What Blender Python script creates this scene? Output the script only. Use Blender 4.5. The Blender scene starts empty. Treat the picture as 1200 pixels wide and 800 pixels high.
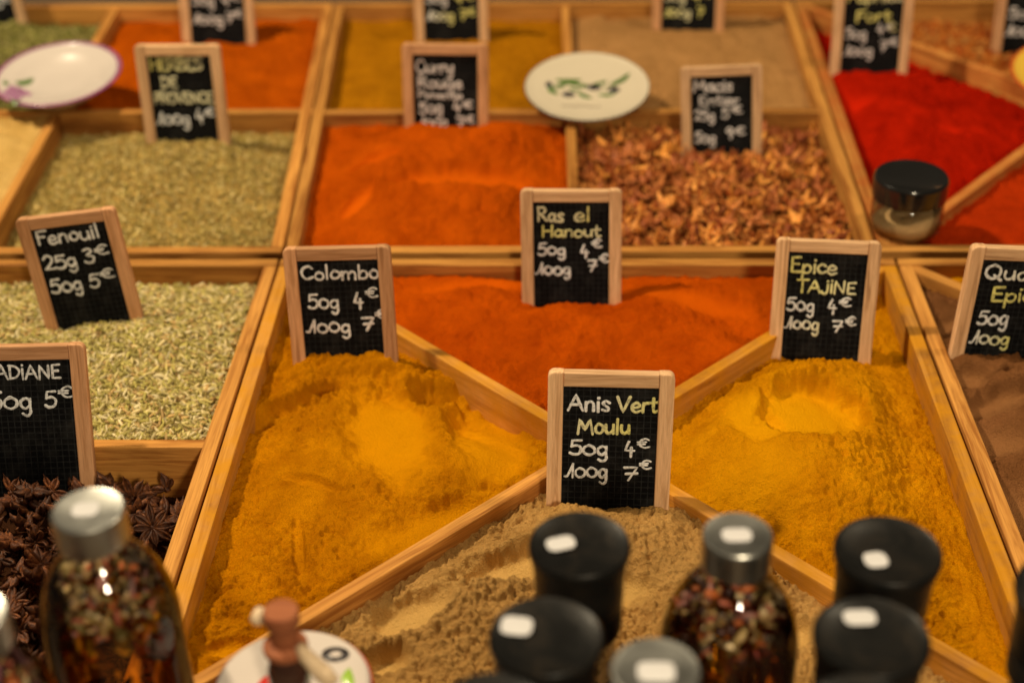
import bpy, bmesh, math, random
import numpy as np
from mathutils import Matrix, Vector
R = math.radians
random.seed(4)
SC = bpy.context.scene
COL = SC.collection

# ------------------------------------------------------------------ camera
CF, CP, CY, CH, CR = 1804.0, .5779, -.0332, .603, -.0187     # focal (px of a 1200 px wide frame), pitch, yaw, height over the tray rims, roll
cam_d = bpy.data.cameras.new('camera')
cam = bpy.data.objects.new('camera', cam_d); COL.objects.link(cam)
cam_d.sensor_width = 36.0; cam_d.lens = CF / 1200 * 36
cam_d.clip_start = .02; cam_d.clip_end = 50
cam.matrix_world = Matrix.Translation((0, 0, CH)) @ Matrix.Rotation(-CY, 4, 'Z') @ Matrix.Rotation(math.pi/2 - CP, 4, 'X') @ Matrix.Rotation(CR, 4, 'Z')
cam_d.dof.use_dof = True
cam_d.dof.focus_distance = .96
cam_d.dof.aperture_fstop = 4.2
SC.camera = cam

# ------------------------------------------------------------------ light
world = bpy.data.worlds.new('World'); SC.world = world; world.use_nodes = True
bg = world.node_tree.nodes['Background']
bg.inputs[0].default_value = (1.0, .78, .52, 1); bg.inputs[1].default_value = .035

def lamp(name, loc, target, size, power, col):
    d = bpy.data.lights.new(name, 'AREA'); d.shape = 'DISK'; d.size = size; d.energy = power; d.color = col
    o = bpy.data.objects.new(name, d); COL.objects.link(o)
    o.location = loc
    o.rotation_euler = (Vector(target) - Vector(loc)).to_track_quat('-Z', 'Y').to_euler()
    return o
WARM = (1.0, .82, .55)
lamp('stall_lamp', (-1.05, 1.20, 1.60), (0, .95, 0), .12, 38, WARM)
lamp('stall_lamp', (1.0, 1.15, 1.70), (.05, .9, 0), .14, 12, WARM)
lamp('stall_lamp', (-.10, .25, 1.85), (.05, .9, 0), .24, 5, WARM)
lamp('stall_lamp', (.30, -.42, .82), (.05, .85, 0), .15, 11, WARM)

SC.view_settings.view_transform = 'Standard'; SC.view_settings.look = 'None'
SC.view_settings.exposure = 0.0; SC.view_settings.gamma = 1.0; SC.view_settings.use_curve_mapping = False
SC.render.engine = 'CYCLES'
SC.cycles.use_denoising = True
SC.cycles.denoiser = 'OPENIMAGEDENOISE'
SC.cycles.max_bounces = 10; SC.cycles.transparent_max_bounces = 24
SC.cycles.sample_clamp_indirect = 4.0
SC.cycles.caustics_reflective = False; SC.cycles.caustics_refractive = False

# ------------------------------------------------------------------ helpers
def at(px, py, z=0.0):
    """point of the horizontal plane z seen at a pixel of the 1200x800 photograph (used to survey the stall)"""
    a, b = (px-600)/CF, (py-400)/CF
    X = a*math.cos(CR)+b*math.sin(CR); Y = -a*math.sin(CR)+b*math.cos(CR)
    r = (X, math.cos(CP)-Y*math.sin(CP), -math.sin(CP)-Y*math.cos(CP))
    r = Vector((r[0]*math.cos(CY)+r[1]*math.sin(CY), -r[0]*math.sin(CY)+r[1]*math.cos(CY), r[2]))
    return Vector((0, 0, CH)) + r*((z-CH)/r[2])

def obj(name, me, mat=None, parent=None):
    o = bpy.data.objects.new(name, me); COL.objects.link(o)
    me.name = name
    if mat is not None:
        if isinstance(mat, (list, tuple)):
            for m in mat: me.materials.append(m)
        else: me.materials.append(mat)
    if parent is not None: o.parent = parent
    return o
def tag(o, label, cat, group=None, kind=None):
    if label: o['label'] = label
    if cat: o['category'] = cat
    if group: o['group'] = group
    if kind: o['kind'] = kind
    return o
def thing(name, label, cat, loc=(0, 0, 0), group=None):
    o = bpy.data.objects.new(name, None); COL.objects.link(o); o.location = loc
    o.empty_display_size = .02
    return tag(o, label, cat, group)
def mesh(verts, faces, smooth=True):
    me = bpy.data.meshes.new('m'); me.from_pydata([tuple(v) for v in verts], [], faces)
    me.update()
    if smooth: me.shade_smooth()
    return me
def from_bm(bm, smooth=True):
    me = bpy.data.meshes.new('m'); bm.normal_update(); bm.to_mesh(me); bm.free()
    if smooth: me.shade_smooth()
    return me
def copy_tree(o, parent=None):
    c = o.copy(); COL.objects.link(c); c.parent = parent
    for ch in list(o.children): copy_tree(ch, c)
    return c

# noise ------------------------------------------------------------
_rng = np.random.RandomState(7)
_perm = np.concatenate([_rng.permutation(4096)]*2)
_ang = _rng.rand(4096)*2*np.pi
_gx, _gy = np.cos(_ang), np.sin(_ang)
def perlin(x, y, seed=0):
    x = x + seed*17.31; y = y + seed*41.77
    xi = np.floor(x).astype(int); yi = np.floor(y).astype(int)
    xf = x-xi; yf = y-yi
    u = xf*xf*xf*(xf*(xf*6-15)+10); v = yf*yf*yf*(yf*(yf*6-15)+10)
    def g(i, j):
        h = _perm[(_perm[(xi+i) & 4095] + (yi+j)) & 4095]
        return _gx[h]*(xf-i)+_gy[h]*(yf-j)
    a = g(0, 0)*(1-u)+g(1, 0)*u; b = g(0, 1)*(1-u)+g(1, 1)*u
    return 1.5*(a*(1-v)+b*v)
def fbm(x, y, lam, oct=3, seed=0, gain=.5):
    s = 0; a = 1
    for k in range(oct):
        s = s + a*perlin(x/lam*2**k, y/lam*2**k, seed+k*3.3); a *= gain
    return s
def billow(x, y, lam, seed=0):
    return 1-2*np.abs(perlin(x/lam, y/lam, seed))

def cells(x, y, lam, seed=0):
    """rounded crumbs of about lam: 0 in the gaps, 1 on top of a crumb"""
    X = x/lam + seed*11.7; Y = y/lam + seed*5.3
    xi = np.floor(X).astype(int); yi = np.floor(Y).astype(int)
    best = np.zeros_like(X)
    for i in (-1, 0, 1):
        for j in (-1, 0, 1):
            h = _perm[(_perm[(xi+i) & 4095] + (yi+j)) & 4095]
            px = xi+i+.15+.7*((h*7919) % 4096)/4096; py = yi+j+.15+.7*((h*104729) % 4096)/4096
            r = .45+.35*((h*31) % 4096)/4096; a = .35+.65*((h*613) % 4096)/4096
            d2 = ((X-px)**2+(Y-py)**2)/(r*r)
            best = np.maximum(best, a*np.sqrt(np.clip(1-d2, 0, 1)))
    return best
# materials --------------------------------------------------------
class NT:
    def __init__(s, name):
        s.m = bpy.data.materials.new(name); s.m.use_nodes = True
        s.t = s.m.node_tree; s.b = s.t.nodes['Principled BSDF']; s.out = s.t.nodes['Material Output']
    def n(s, kind, **kw):
        nd = s.t.nodes.new(kind)
        for k, v in kw.items():
            if k.startswith('i_'):
                key = k[2:]; key = int(key) if key.isdigit() else key.replace('_', ' ')
                nd.inputs[key].default_value = v
            else: setattr(nd, k, v)
        return nd
    def l(s, a, b): s.t.links.new(a, b)
    def ramp(s, fac, stops, interp='LINEAR'):
        r = s.n('ShaderNodeValToRGB'); r.color_ramp.interpolation = interp
        while len(r.color_ramp.elements) < len(stops): r.color_ramp.elements.new(.5)
        for e, (p, c) in zip(r.color_ramp.elements, stops):
            e.position = p; e.color = (*c, 1) if len(c) == 3 else c
        s.l(fac, r.inputs[0]); return r.outputs[0]
    def noise(s, vec, scale, detail=3, rough=.5, dist=0):
        nd = s.n('ShaderNodeTexNoise'); nd.inputs['Scale'].default_value = scale; nd.inputs['Detail'].default_value = detail
        nd.inputs['Roughness'].default_value = rough; nd.inputs['Distortion'].default_value = dist
        if vec is not None: s.l(vec, nd.inputs['Vector'])
        return nd.outputs['Fac']
    def math(s, op, a, b=None):
        nd = s.n('ShaderNodeMath', operation=op)
        for i, v in enumerate((a, b)):
            if v is None: continue
            if isinstance(v, (int, float)): nd.inputs[i].default_value = v
            else: s.l(v, nd.inputs[i])
        return nd.outputs[0]
    def mix(s, fac, a, b, blend='MIX'):
        nd = s.n('ShaderNodeMix', data_type='RGBA', blend_type=blend)
        for i, v in ((0, fac), (6, a), (7, b)):
            if isinstance(v, (int, float)): nd.inputs[i].default_value = v
            elif isinstance(v, tuple): nd.inputs[i].default_value = (*v, 1)
            else: s.l(v, nd.inputs[i])
        return nd.outputs[2]
    def bump(s, h, strength=.3, dist=.001, nrm=None):
        nd = s.n('ShaderNodeBump'); nd.inputs['Strength'].default_value = strength; nd.inputs['Distance'].default_value = dist
        s.l(h, nd.inputs['Height'])
        if nrm is not None: s.l(nrm, nd.inputs['Normal'])
        s.l(nd.outputs[0], s.b.inputs['Normal']); return nd.outputs[0]

def simple(name, col, rough=.5, metal=0, coat=0, spec=.5):
    t = NT(name); b = t.b
    tc = t.n('ShaderNodeTexCoord').outputs['Object']
    nz = t.noise(tc, 60, 4)
    c = t.mix(nz, tuple(x*.86 for x in col), tuple(min(1, x*1.12) for x in col))
    t.l(c, b.inputs['Base Color'])
    t.l(t.ramp(nz, [(.3, (rough*.85,)*3), (.7, (min(1, rough*1.15),)*3)]), b.inputs['Roughness'])
    b.inputs['Metallic'].default_value = metal; b.inputs['Coat Weight'].default_value = coat
    b.inputs['Specular IOR Level'].default_value = spec
    return t.m

def wood(name, light, dark, dust=None, dust_amt=.5, rough=.6, grain=1.0):
    t = NT(name); b = t.b
    tc = t.n('ShaderNodeTexCoord').outputs['Object']
    oi = t.n('ShaderNodeObjectInfo').outputs['Random']
    off = t.n('ShaderNodeVectorMath', operation='ADD'); t.l(tc, off.inputs[0])
    cx = t.n('ShaderNodeCombineXYZ')
    t.l(t.math('MULTIPLY', oi, 7.3), cx.inputs[0]); t.l(t.math('MULTIPLY', oi, 3.1), cx.inputs[1]); t.l(t.math('MULTIPLY', oi, 5.7), cx.inputs[2])
    t.l(cx.outputs[0], off.inputs[1])
    mp = t.n('ShaderNodeMapping'); mp.inputs['Scale'].default_value = (4*grain, 70*grain, 70*grain); t.l(off.outputs[0], mp.inputs['Vector'])
    n1 = t.noise(mp.outputs[0], 1.5, 5, .62, 1.2)
    mp2 = t.n('ShaderNodeMapping'); mp2.inputs['Scale'].default_value = (30*grain, 900*grain, 900*grain); t.l(off.outputs[0], mp2.inputs['Vector'])
    n2 = t.noise(mp2.outputs[0], 1, 3, .6)
    n3 = t.noise(off.outputs[0], 14, 3)
    mid = tuple((a*.6+c*.4) for a, c in zip(light, dark))
    c = t.ramp(n1, [(.30, tuple(x*.55 for x in dark)), (.40, dark), (.50, mid), (.60, light)])
    c = t.mix(t.math('MULTIPLY', t.ramp(n2, [(.45, (0, 0, 0)), (.7, (1, 1, 1))]), .45), c, tuple(x*.55 for x in dark))
    c = t.mix(t.math('MULTIPLY', n3, .4), c, mid)
    # board to board differences
    hv = t.n('ShaderNodeHueSaturation'); t.l(c, hv.inputs['Color'])
    t.l(t.math('ADD', t.math('MULTIPLY', oi, .35), .82), hv.inputs['Value'])
    c = hv.outputs[0]
    if dust:
        dn = t.noise(off.outputs[0], 38, 5, .65)
        sx = t.n('ShaderNodeSeparateXYZ'); t.l(tc, sx.inputs[0])
        f = t.math('MULTIPLY', t.ramp(dn, [(.36, (0, 0, 0)), (.62, (1, 1, 1))]), dust_amt)
        c = t.mix(f, c, dust)
    t.l(c, b.inputs['Base Color']); b.inputs['Roughness'].default_value = rough
    b.inputs['Specular IOR Level'].default_value = .12
    t.bump(t.math('ADD', n1, t.math('MULTIPLY', n2, .6)), .25, .0006)
    return t.m

PB = 1.26                 # loose grains shade each other, so the grain itself is paler than the heap
def powder(name, col, dark=None, var=.5, grain=2600, bump=.85, speck=None, speck_amt=.25):
    t = NT(name); b = t.b
    tc = t.n('ShaderNodeTexCoord').outputs['Object']
    col = tuple(min(.9, x*PB) for x in col); dark = tuple(x*PB for x in dark) if dark else None
    dark = dark or tuple(x*.72 for x in col)
    n1 = t.noise(tc, 45, 5, .6); n2 = t.noise(tc, grain*.42, 3, .75); n3 = t.noise(tc, 700, 3, .6)
    c = t.mix(t.ramp(t.math('ADD', t.math('MULTIPLY', n1, .6), t.math('MULTIPLY', t.noise(tc, 13, 4, .6), .4)), [(.36, (0, 0, 0)), (.62, (1, 1, 1))]), dark, tuple(min(1, x*1.08) for x in col))
    c = t.mix(t.math('MULTIPLY', t.ramp(n2, [(.42, (0, 0, 0)), (.66, (1, 1, 1))]), var), c, tuple(x*.40 for x in col))
    if speck:
        c = t.mix(t.math('MULTIPLY', t.ramp(n3, [(.56, (0, 0, 0)), (.66, (1, 1, 1))]), speck_amt), c, speck)
    pa = t.n('ShaderNodeAttribute', attribute_name='pressed_lit')     # packed scoop floors, tinted paler to paint in their lit brightness
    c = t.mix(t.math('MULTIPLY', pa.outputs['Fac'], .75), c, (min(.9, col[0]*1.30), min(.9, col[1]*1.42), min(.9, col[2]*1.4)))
    t.l(c, b.inputs['Base Color']); b.inputs['Roughness'].default_value = .95
    b.inputs['Specular IOR Level'].default_value = .0
    b.inputs['Sheen Weight'].default_value = .0
    t.bump(t.math('ADD', n3, t.math('MULTIPLY', n2, .9)), bump, .0022)
    return t.m

def vcol(name, rough=.8, spec=.2, attr='Col', bumps=None):
    t = NT(name); a = t.n('ShaderNodeAttribute', attribute_name=attr)
    tc = t.n('ShaderNodeTexCoord').outputs['Object']
    nz = t.noise(tc, 500, 3)
    t.l(t.mix(t.math('MULTIPLY', nz, .5), a.outputs['Color'], (.05, .03, .012), 'MULTIPLY') if bumps else a.outputs['Color'], t.b.inputs['Base Color'])
    t.b.inputs['Roughness'].default_value = rough; t.b.inputs['Specular IOR Level'].default_value = spec
    return t.m

def thin_glass(name, tint=(1, 1, 1), rough=.0, gloss=1.0, wav=.25):
    t = NT(name); t.t.nodes.remove(t.b)
    tr = t.n('ShaderNodeBsdfTransparent'); tr.inputs[0].default_value = (*tint, 1)
    gl = t.n('ShaderNodeBsdfGlossy'); gl.inputs['Roughness'].default_value = rough
    fr = t.n('ShaderNodeFresnel'); fr.inputs[0].default_value = 1.5
    tc = t.n('ShaderNodeTexCoord').outputs['Object']
    nz = t.noise(tc, 25, 2)
    bp = t.n('ShaderNodeBump'); bp.inputs['Strength'].default_value = wav; bp.inputs['Distance'].default_value = .002
    t.l(nz, bp.inputs['Height']); t.l(bp.outputs[0], gl.inputs['Normal']); t.l(bp.outputs[0], fr.inputs['Normal'])
    mx = t.n('ShaderNodeMixShader')
    t.l(t.math('MINIMUM', t.math('MULTIPLY', fr.outputs[0], gloss), 1.0), mx.inputs[0]); t.l(tr.outputs[0], mx.inputs[1]); t.l(gl.outputs[0], mx.inputs[2])
    t.l(mx.outputs[0], t.out.inputs['Surface'])
    return t.m

M = {}
M['tray'] = wood('tray wood', (.62, .295, .068), (.27, .095, .018))
M['tray_yellow'] = wood('tray wood dusted yellow', (.62, .295, .062), (.32, .125, .022), dust=(.56, .235, .005), dust_amt=.75)
M['tray_red'] = wood('tray wood dusted red', (.62, .285, .068), (.29, .105, .022), dust=(.42, .07, .012), dust_amt=.5)
M['frame'] = wood('slate frame beech', (.68, .37, .19), (.42, .20, .085), grain=2.2)
M['frame_pale'] = wood('slate frame pale beech', (.78, .50, .28), (.50, .28, .135), grain=2.2)

# ------------------------------------------------------------------ geometry builders
def board_mesh(L, T, H, bev=.0011):
    bm = bmesh.new(); bmesh.ops.create_cube(bm, size=1)
    bmesh.ops.scale(bm, vec=(L, T, H), verts=bm.verts)
    # a few cuts so the board can bow a little
    bmesh.ops.bevel(bm, geom=list(bm.edges), offset=bev, segments=2, affect='EDGES', profile=.6)
    return from_bm(bm, False)
def board(name, p0, p1, T, z0, z1, mat, parent):
    p0 = Vector(p0); p1 = Vector(p1); d = p1-p0
    o = obj(name, board_mesh(d.length, T, z1-z0), mat, parent)
    o.location = ((p0.x+p1.x)/2, (p0.y+p1.y)/2, (z0+z1)/2); o.rotation_euler = (0, 0, math.atan2(d.y, d.x))
    return o
def lathe(profile, seg=40, cap=True):
    """profile: (r, z) pairs bottom to top"""
    vs = []; fs = []
    for r, z in profile:
        for k in range(seg):
            a = 2*math.pi*k/seg; vs.append((r*math.cos(a), r*math.sin(a), z))
    n = len(profile)
    for i in range(n-1):
        for k in range(seg):
            k2 = (k+1) % seg
            fs.append((i*seg+k, i*seg+k2, (i+1)*seg+k2, (i+1)*seg+k))
    if cap:
        if profile[0][0] > 1e-6: fs.append(tuple(reversed(range(seg))))
        if profile[-1][0] > 1e-6: fs.append(tuple((n-1)*seg+k for k in range(seg)))
    return vs, fs
def lathe_obj(name, profile, mat, parent=None, seg=40, cap=True, smooth=True):
    me = mesh(*lathe(profile, seg, cap), smooth=False)
    if smooth:
        me.shade_smooth()
        bm = bmesh.new(); bm.from_mesh(me)
        for e in bm.edges:
            if len(e.link_faces) == 2 and e.calc_face_angle(0) > R(38): e.smooth = False
        bm.to_mesh(me); bm.free()
    return obj(name, me, mat, parent)
def tube(pts, radii, seg=10, cap=True):
    vs = []; fs = []
    P = [Vector(p) for p in pts]; n = len(P)
    if not isinstance(radii, (list, tuple)): radii = [radii]*n
    up = Vector((0, 0, 1))
    for i in range(n):
        t = (P[min(i+1, n-1)]-P[max(i-1, 0)]).normalized()
        a = t.cross(up)
        if a.length < .05: a = t.cross(Vector((1, 0, 0)))
        a.normalize(); b = t.cross(a)
        for k in range(seg):
            w = 2*math.pi*k/seg; vs.append(P[i]+(a*math.cos(w)+b*math.sin(w))*radii[i])
    for i in range(n-1):
        for k in range(seg):
            k2 = (k+1) % seg; fs.append((i*seg+k, i*seg+k2, (i+1)*seg+k2, (i+1)*seg+k))
    if cap: fs.append(tuple(reversed(range(seg)))); fs.append(tuple((n-1)*seg+k for k in range(seg)))
    return vs, fs

# ------------------------------------------------------------------ setting: the table under everything
TABLE_Z = -.072
def table():
    t = NT('table cloth'); tc = t.n('ShaderNodeTexCoord').outputs['Object']
    n = t.noise(tc, 9, 5); n2 = t.noise(tc, 900, 2)
    t.l(t.mix(n, (.07, .045, .025), (.12, .08, .045)), t.b.inputs['Base Color']); t.b.inputs['Roughness'].default_value = .9
    t.bump(n2, .3, .001)
    bm = bmesh.new(); bmesh.ops.create_cube(bm, size=1)
    bmesh.ops.scale(bm, vec=(2.6, 2.6, .03), verts=bm.verts)
    o = obj('table_top', from_bm(bm, False), t.m); o.location = (0, 1.05, TABLE_Z-.015)
    tag(o, 'dark brown table top under the wooden spice trays', 'table', kind='structure')
table()

# ------------------------------------------------------------------ trays
TW = .010                 # wall thickness
ZB = -.070                # tray underside
def tray(name, label, FL, FR, BL, BR, mats=None):
    mats = mats or {}
    g = lambda k: mats.get(k, M['tray'])
    root = thing(name, label, 'wooden tray', (0, 0, ZB), 'wooden spice trays')
    FL, FR, BL, BR = [Vector((*p, 0)) for p in (FL, FR, BL, BR)]
    h = TW/2
    ins = lambda p, sx, sy: Vector((p.x+sx, p.y+sy, 0))
    ws = []
    ws.append(board('tray_wall', ins(FL, 0, h), ins(FR, 0, h), TW, ZB, 0, g('front'), root))
    ws.append(board('tray_wall', ins(BL, 0, -h), ins(BR, 0, -h), TW, ZB, 0, g('back'), root))
    ws.append(board('tray_wall', ins(FL, h, TW), ins(BL, h, -TW), TW, ZB, -.0006, g('left'), root))
    ws.append(board('tray_wall', ins(FR, -h, TW), ins(BR, -h, -TW), TW, ZB, -.0006, g('right'), root))
    c = [ins(FL, h, h), ins(FR, -h, h), ins(BR, -h, -h), ins(BL, h, -h)]
    bm = bmesh.new()
    lo = [bm.verts.new((v.x, v.y, ZB+.001)) for v in c]; hi = [bm.verts.new((v.x, v.y, ZB+.006)) for v in c]
    bm.faces.new(lo[::-1]); bm.faces.new(hi)
    for i in range(4): bm.faces.new((lo[i], lo[(i+1) % 4], hi[(i+1) % 4], hi[i]))
    obj('tray_base', from_bm(bm, False), M['tray'], root)
    for ch in root.children: ch.location.z -= ZB
    root['_c'] = 0
    del root['_c']
    return root, c
def divider(root, p0, p1, mat=None, T=.009, z1=-.0015):
    o = board('tray_divider', (p0[0], p0[1], 0), (p1[0], p1[1], 0), T, ZB+.006, z1, mat or M['tray'], root)
    o.location.z -= ZB
    return o
def lerp(a, b, t): return (a[0]+(b[0]-a[0])*t, a[1]+(b[1]-a[1])*t)

MY = M['tray_yellow']
T0, C0 = tray('spice_tray', 'front middle wooden tray split by crossed boards into four triangles of powder',
              (-.2205, .565), (.267, .565), (-.215, 1.043), (.263, 1.042), {'left': MY, 'right': MY})
X0 = (.0235, .8045)
divider(T0, C0[3], C0[1], MY)
divider(T0, C0[0], lerp(X0, C0[0], .012), M['tray'])
divider(T0, lerp(X0, C0[2], .012), C0[2], MY)
T1, C1 = tray('spice_tray', 'back middle wooden tray in four squares with orange powder, mace, yellow and tan powder',
              (-.214, 1.053), (.253, 1.053), (-.2385, 1.598), (.256, 1.598))
MX1 = (.0145, 1.3195)
divider(T1, (-.222, 1.3205), (.2515, 1.3185)); divider(T1, (.0165, 1.060), (.0145, 1.3145)); divider(T1, (.0145, 1.3245), (.012, 1.591))
T2, C2 = tray('spice_tray', 'front left wooden tray holding pale fennel seeds and dark star anise',
              (-.70, .565), (-.2235, .565), (-.695, 1.043), (-.217, 1.043))
divider(T2, (-.2245, .8045), (-.692, .8045)); divider(T2, (-.4585, .572), (-.4585, .800)); divider(T2, (-.4585, .809), (-.4565, 1.036))
T3, C3 = tray('spice_tray', 'back left wooden tray holding dried herbs and orange powder under the white plate',
              (-.712, 1.053), (-.216, 1.053), (-.72, 1.598), (-.2405, 1.598))
divider(T3, (-.226, 1.3225), (-.712, 1.3245)); divider(T3, (-.460, 1.060), (-.469, 1.318)); divider(T3, (-.469, 1.328), (-.479, 1.591))
T4, C4 = tray('spice_tray', 'front right wooden tray of brown powder at the picture edge',
              (.2695, .565), (.75, .565), (.2655, 1.042), (.745, 1.042))
X4 = (.508, .803)
divider(T4, C4[3], C4[1]); divider(T4, C4[0], lerp(X4, C4[0], .012)); divider(T4, lerp(X4, C4[2], .012), C4[2])
T5, C5 = tray('spice_tray', 'back right wooden tray of bright red powder with slanting divider boards',
              (.2555, 1.053), (.735, 1.053), (.2585, 1.598), (.74, 1.598), {'left': M['tray_red']})
X5 = (.49, 1.325)
divider(T5, C5[3], C5[1], M['tray_red']); divider(T5, C5[0], lerp(X5, C5[0], .012), M['tray_red']); divider(T5, lerp(X5, C5[2], .012), C5[2])

# ------------------------------------------------------------------ heaps of spice
# each sign: local top-mid point, yaw, lean, roll, width, board height under the top, height where it leaves the heap
SIGN_POSE = {
 'anis': (.0340, .7627, .0841, -.019, .165, .013, .0759, .093),
 'ras': (.0121, 1.0195, .0727, -.051, .192, -.018, .0755, .0925),
 'colombo': (-.1514, .9270, .0769, -.013, .201, -.029, .0750, .085),
 'tajine': (.1935, .9528, .0666, -.065, .247, .012, .0731, .0915),
 'quatre': (.3220, .9224, .0777, .047, .107, .073, .0765, .084),
 'fenouil': (-.3565, .9817, .0744, .018, .126, -.117, .0740, .092),
 'badiane': (-.3406, .8134, .0705, .098, .278, .036, .0808, .098),
 'herbes': (-.3342, 1.2777, .0831, -.029, .115, -.009, .0766, .0915),
 'curry': (-.0973, 1.2871, .0785, -.028, .164, .007, .0769, .0755),
 'macis': (.1458, 1.2648, .0658, -.072, .180, -.061, .0709, .0875),
}
def from_base(cx, cy, z, yaw, lean, roll, w, L):
    m = Matrix.Rotation(yaw, 3, 'Z') @ Matrix.Rotation(-lean, 3, 'X') @ Matrix.Rotation(roll, 3, 'Y')
    t = Vector((cx, cy, z)) - m @ Vector((0, 0, -L))
    return (t.x, t.y, t.z, yaw, lean, roll, w, L)
SIGN_POSE['paprika'] = from_base(.3055, 1.407, -.004, .0, .16, 0, .0745, .0915)
SIGN_POSE['chili'] = from_base(.4825, 1.485, -.020, -.02, .16, .0, .0755, .0915)
SIGN_POSE['orange'] = from_base(-.349, 1.506, -.010, -.03, .16, .01, .0765, .0915)
SIGN_POSE['yellow'] = from_base(-.1065, 1.5075, -.010, 0, .16, .0, .0755, .0915)
SIGN_POSE['tan'] = from_base(.140, 1.5405, -.012, -.03, .16, .0, .0745, .0915)
SIGN_POSE['green'] = from_base(-.603, 1.556, -.010, .02, .14, -.10, .0757, .0915)
def sign_matrix(n):
    x, y, z, yaw, lean, roll, w, L = SIGN_POSE[n]
    return Matrix.Translation((x, y, z)) @ (Matrix.Rotation(yaw, 4, 'Z') @ Matrix.Rotation(-lean, 4, 'X') @ Matrix.Rotation(roll, 4, 'Y'))

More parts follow.
